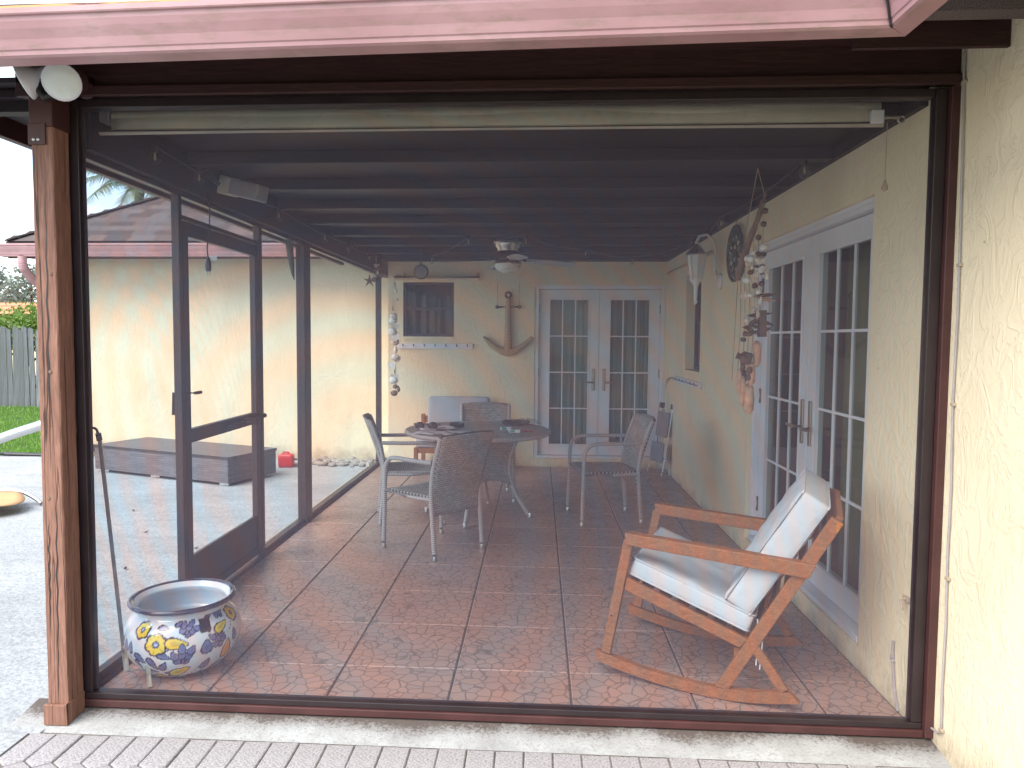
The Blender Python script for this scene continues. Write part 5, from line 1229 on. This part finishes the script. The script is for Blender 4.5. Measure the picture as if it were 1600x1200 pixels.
# rocks along the wing wall
rocks = []
for i in range(64):
    x = -2.95 + .98 * random.random() ** .9; y = random.uniform(8.72, 9.18) + .05 * (x + 2.4); s = random.uniform(.025, .06)
    k = MB(); k.ball((0, 0, 0), s, random.uniform(.9, 1.5), random.uniform(.8, 1.2), random.uniform(.5, .8), 7, 5, .16); o = k.obj('rock', M['lime'], None); o.location = (x, y, gz + s * .45); o.rotation_euler = (0, 0, random.uniform(0, 6))
    tag(o, 'pale limestone cobble in the row at the foot of the wing wall', 'rock', 'cobbles along the wing wall')
# black hose-like edging by the lawn
k = MB(); k.tube([(-7.2, 9.12, gz + .02), (-6.9, 9.10, gz + .03), (-6.55, 9.13, gz + .02), (-6.2, 9.11, gz + .02)], .025, 8); tag(k.obj('edging_pipe', M['black'], None, True), 'short black pipe lying along the lawn edge', 'pipe')
k = MB(); k.beam((-6.0, 9.2, .05), (-5.2, 9.2, .05), .05, .09); tag(k.obj('base_board', M['bronze'], None), 'dark board standing along the wall behind the daybed', 'board')
# pool handrail behind the timber post
hr = thing('pool_handrail', 'polished metal pool handrail at the left behind the timber post', 'handrail', (-2.24, 3.4, gz))
k = MB(); k.tube(smooth_path([(-2.24, 3.4, gz), (-2.24, 3.4, .80), (-2.245, 3.4, 1.02), (-2.30, 3.4, 1.085), (-2.42, 3.4, 1.062), (-2.75, 3.4, .94), (-3.4, 3.4, .62), (-3.62, 3.4, .45), (-3.65, 3.4, gz)]), .0235, 12); k.obj('rail', M['alum'], hr, True)
for x in (-2.24, -3.65):
    k = MB(); k.lathe([(.06, 0), (.058, .008), (.03, .02), (.024, .022)], (x, 3.4, gz + .0005), 18); k.obj('escutcheon', M['alum'], hr, True)
# tan sling lounger
lg_ = thing('sling_lounger', 'low lounger with tan sling fabric and a metal tube frame on the pool deck', 'lounger', (-5.1, 6.3, gz))
k = MB(); k.tube(smooth_path([(-4.56, 6.45, gz + .018), (-4.62, 6.46, gz + .06), (-4.76, 6.47, gz + .12), (-4.95, 6.47, gz + .13), (-5.6, 6.47, gz + .13), (-6.4, 6.47, gz + .13)]), .018, 10); k.tube(smooth_path([(-4.56, 5.78, gz + .018), (-4.62, 5.79, gz + .06), (-4.76, 5.8, gz + .12), (-4.95, 5.8, gz + .13), (-6.4, 5.8, gz + .13)]), .018, 10); k.tube([(-6.4, 6.47, gz + .13), (-6.4, 5.8, gz + .13)], .018, 10); k.obj('frame', M['alum'], lg_, True)['kind'] = 'stuff'
k = MB(); k.grid(lambda u, v: (-6.4 + (1.86 - .24 * (2 * v - 1) ** 2) * u, 5.815 + .64 * v, gz + .125 - .035 * math.sin(math.pi * v)), 20, 14); k.obj('sling', M['tan'], lg_, True, solid=.006)
for (x, y) in ((-6.2, 5.8), (-6.2, 6.47)):
    k = MB(); k.tube([(x, y, gz + .001), (x, y, gz + .13)], .016, 8); k.obj('leg', M['alum'], lg_, True)
# fence: every picket a part
fe = thing('picket_fence', 'tall weathered grey timber fence at the end of the lawn', 'fence', (-11, 15.6, gz))
pms = []
for v_ in range(5):
    hh = 1.68 + .03 * v_; w = .115 + .012 * (v_ % 3)
    k = MB(); k.prism([(-w / 2, 0), (w / 2, 0), (w / 2 * .96, hh - .05), (w * .2, hh - .01 * v_), (-w * .25, hh), (-w / 2, hh - .04)], (0, 0, 0), (1, 0, 0), (0, 0, 1), (0, .022, 0)); pms.append(k.mesh('picket', M['picket']))
x = -17.0
while x < -6.3:
    o = bpy.data.objects.new('picket', random.choice(pms)); put(o, fe); o.matrix_parent_inverse = world_of(fe).inverted()
    o.location = (x, 15.6 + random.uniform(-.012, .012), -.08); o.rotation_euler = (0, random.uniform(-.022, .022), random.uniform(-.1, .1)); x += random.uniform(.115, .14)
for z in (.35, 1.3):
    k = MB(); k.box(-17, -6.3, 15.635, 15.68, z, z + .09); k.obj('rail', M['picket'], fe)

def leaves(name, pts, size, mat, parent=None, elong=2.0):
    n = len(pts); pts = np.asarray(pts); d = rng.normal(size=(n, 3)); d /= np.linalg.norm(d, axis=1)[:, None]; e = np.cross(d, rng.normal(size=(n, 3))); e /= np.linalg.norm(e, axis=1)[:, None]
    s = size * rng.uniform(.6, 1.3, n)[:, None]; a = pts - d * s * elong / 2; b_ = pts + e * s / 2; c = pts + d * s * elong / 2; f = pts - e * s / 2
    V = np.stack([a, b_, c, f], 1).reshape(-1, 3); me = bpy.data.meshes.new(name); me.from_pydata(V.tolist(), [], np.arange(4 * n).reshape(-1, 4).tolist()); me.materials.append(mat)
    o = put(bpy.data.objects.new(name, me), parent)
    if parent is not None: o.matrix_parent_inverse = world_of(parent).inverted()
    return o
def tree(name, label, cat, base, blobs, nleaf, size, leafm, trunk_r, group=None, elong=2.0):
    t = thing(name, label, cat, base, 0, group); bx, by, bz = base
    top_ = max(b_[2] for b_ in blobs); k = MB(); k.tube(smooth_path([(bx, by, bz), (bx + .05, by, bz + (top_ - bz) * .35), (bx - .04, by, bz + (top_ - bz) * .7), (bx, by, top_)]), [trunk_r * (1 - .75 * i / 18) for i in range(19)], 8)
    for b_ in blobs: k.tube([(bx, by, bz + (b_[2] - bz) * .55), ((bx + b_[0]) / 2 + .05, (by + b_[1]) / 2, bz + (b_[2] - bz) * .8), b_[:3]], [trunk_r * .5, trunk_r * .3, trunk_r * .1], 6)
    k.obj('trunk', M['bark'], t, True); P_ = []
    tot = sum(b_[3] ** 2 for b_ in blobs)
    for b_ in blobs:
        m_ = int(nleaf * b_[3] ** 2 / tot); q_ = rng.normal(size=(m_, 3)); q_ /= np.linalg.norm(q_, axis=1)[:, None]; q_ *= (rng.random(m_) ** .45)[:, None] * b_[3]
        clump = np.sin(q_[:, 0] * 7 / b_[3] + b_[0] * 3) * np.sin(q_[:, 1] * 6 / b_[3] + 1) * np.sin(q_[:, 2] * 7 / b_[3] + b_[2]); q_ = q_[clump > -.25]
        P_.append(q_ * np.array((1, 1, .85)) + np.array(b_[:3]))
    leaves('crown', np.concatenate(P_), size, leafm, t, elong); return t
tree('hedge_bush', 'bright green bush rising behind the fence, nearest the timber post', 'bush', (-12.2, 17.0, -.1), [(-12.3, 17, 1.7, .75), (-11.8, 17.1, 1.85, .6), (-12.9, 16.9, 1.5, .7), (-11.2, 17, 1.6, .7)], 5200, .055, M['bush'], .06, 'bushes behind the fence')
tree('hedge_bush', 'lower green bush behind the fence at the far left edge', 'bush', (-14.2, 17.2, -.1), [(-14.2, 17.2, 1.5, .8), (-13.6, 17.0, 1.4, .7), (-15.0, 17.2, 1.7, .8)], 3600, .055, M['bush'], .06, 'bushes behind the fence')
for i, (x, y, lab) in enumerate(((-24.2, 34, 'thin airy grey green tree far behind the neighbour roof, nearest the timber post'), (-26.8, 35, 'thin airy grey green tree far behind the neighbour roof at the left edge'))):
    tree('far_tree', lab, 'tree', (x, y, -.1), [(x + dx, y + dy, 3.5 + dz, r) for dx, dy, dz, r in ((0, 0, .9, .75), (.7, .2, .3, .8), (-.7, 0, .1, .8), (.2, .3, -.6, .9), (1.2, 0, -.5, .7), (-1.2, .2, -.6, .8))], 2600, .10, M['fartree'], .1, 'far trees', 2.6)
# neighbour house
nh = thing('neighbour_house', 'distant house with an orange tiled roof behind the fence', 'house', (-24, 30, 0))
k = MB(); k.box(-34, -18.6, 28.6, 36, -.1, 2.35); k.obj('wall', M['stucco'], nh)
k = MB(); k.prism([(28.0, 2.36), (30.5, 2.92), (36.5, 2.36)], (-26.2, 0, 0), (0, 1, 0), (0, 0, 1), (16.5, 0, 0)); k.obj('roof', M['rooftile'], nh)
# palm behind the wing roof
pa = thing('palm_tree', 'palm tree with drooping fronds behind the shingle roof', 'palm', (-10.4, 18.2, -.1))
k = MB(); k.tube(smooth_path([(-10.4, 18.2, -.1), (-10.35, 18.2, 2), (-10.05, 18.2, 5.12)]), [.16 - .004 * i for i in range(13)], 10); k.obj('trunk', M['bark'], pa, True)
for i in range(17):
    a = i * 2.399; el = .2 + .95 * ((i * 7) % 17) / 17; L_ = random.uniform(1.7, 2.2); c = Vector((-10.05, 18.2, 5.15)); V, F = [], []
    rib = []
    for s in range(13):
        u = s / 12; r_ = L_ * u * math.cos(el * (1 - .3 * u)); z = L_ * (math.sin(el) * u - .75 * u * u); rib.append(c + Vector((r_ * math.cos(a), r_ * math.sin(a), z)))
    k = MB(); k.tube(rib, [.018 * (1 - .85 * s / 12) for s in range(13)], 5)
    for s in range(2, 52):
        u = s / 52; j = min(11, int(u * 12)); p = rib[j].lerp(rib[j + 1], u * 12 - j); d = (rib[j + 1] - rib[j]).normalized(); sd2 = d.cross(Zv).normalized()
        for g in (-1, 1):
            ll = .42 * math.sin(math.pi * (.12 + .8 * u)) * random.uniform(.8, 1.1); tip = p + sd2 * g * ll * .8 + d * ll * .55 - Zv * ll * random.uniform(.25, .7); w = d * .016
            k.add([p - w, p + w, tip], [(0, 1, 2)])
    k.obj('frond', M['palmleaf'], pa)

# dry leaves blown over the deck
for i, (x, y) in enumerate(((-2.75, 4.7), (-3.1, 5.6), (-2.5, 5.2), (-3.6, 6.3), (-2.35, 4.1), (-3.4, 3.3))):
    k = MB(); l_ = random.uniform(.014, .024); k.grid(lambda u, v: ((u - .5) * 2 * l_, (v - .5) * l_ * math.sin(math.pi * (.06 + .88 * u)), .004 + .006 * (2 * u - 1) ** 2 + .008 * (2 * v - 1) ** 2), 6, 4)
    o = k.obj('dry_leaf', M['darkwood'], None, True); o.location = (x, y, gz + .001); o.rotation_euler = (0, 0, random.uniform(0, 6))
    tag(o, 'small curled dry leaf on the grey patio deck', 'leaf', 'dry leaves on the patio deck')
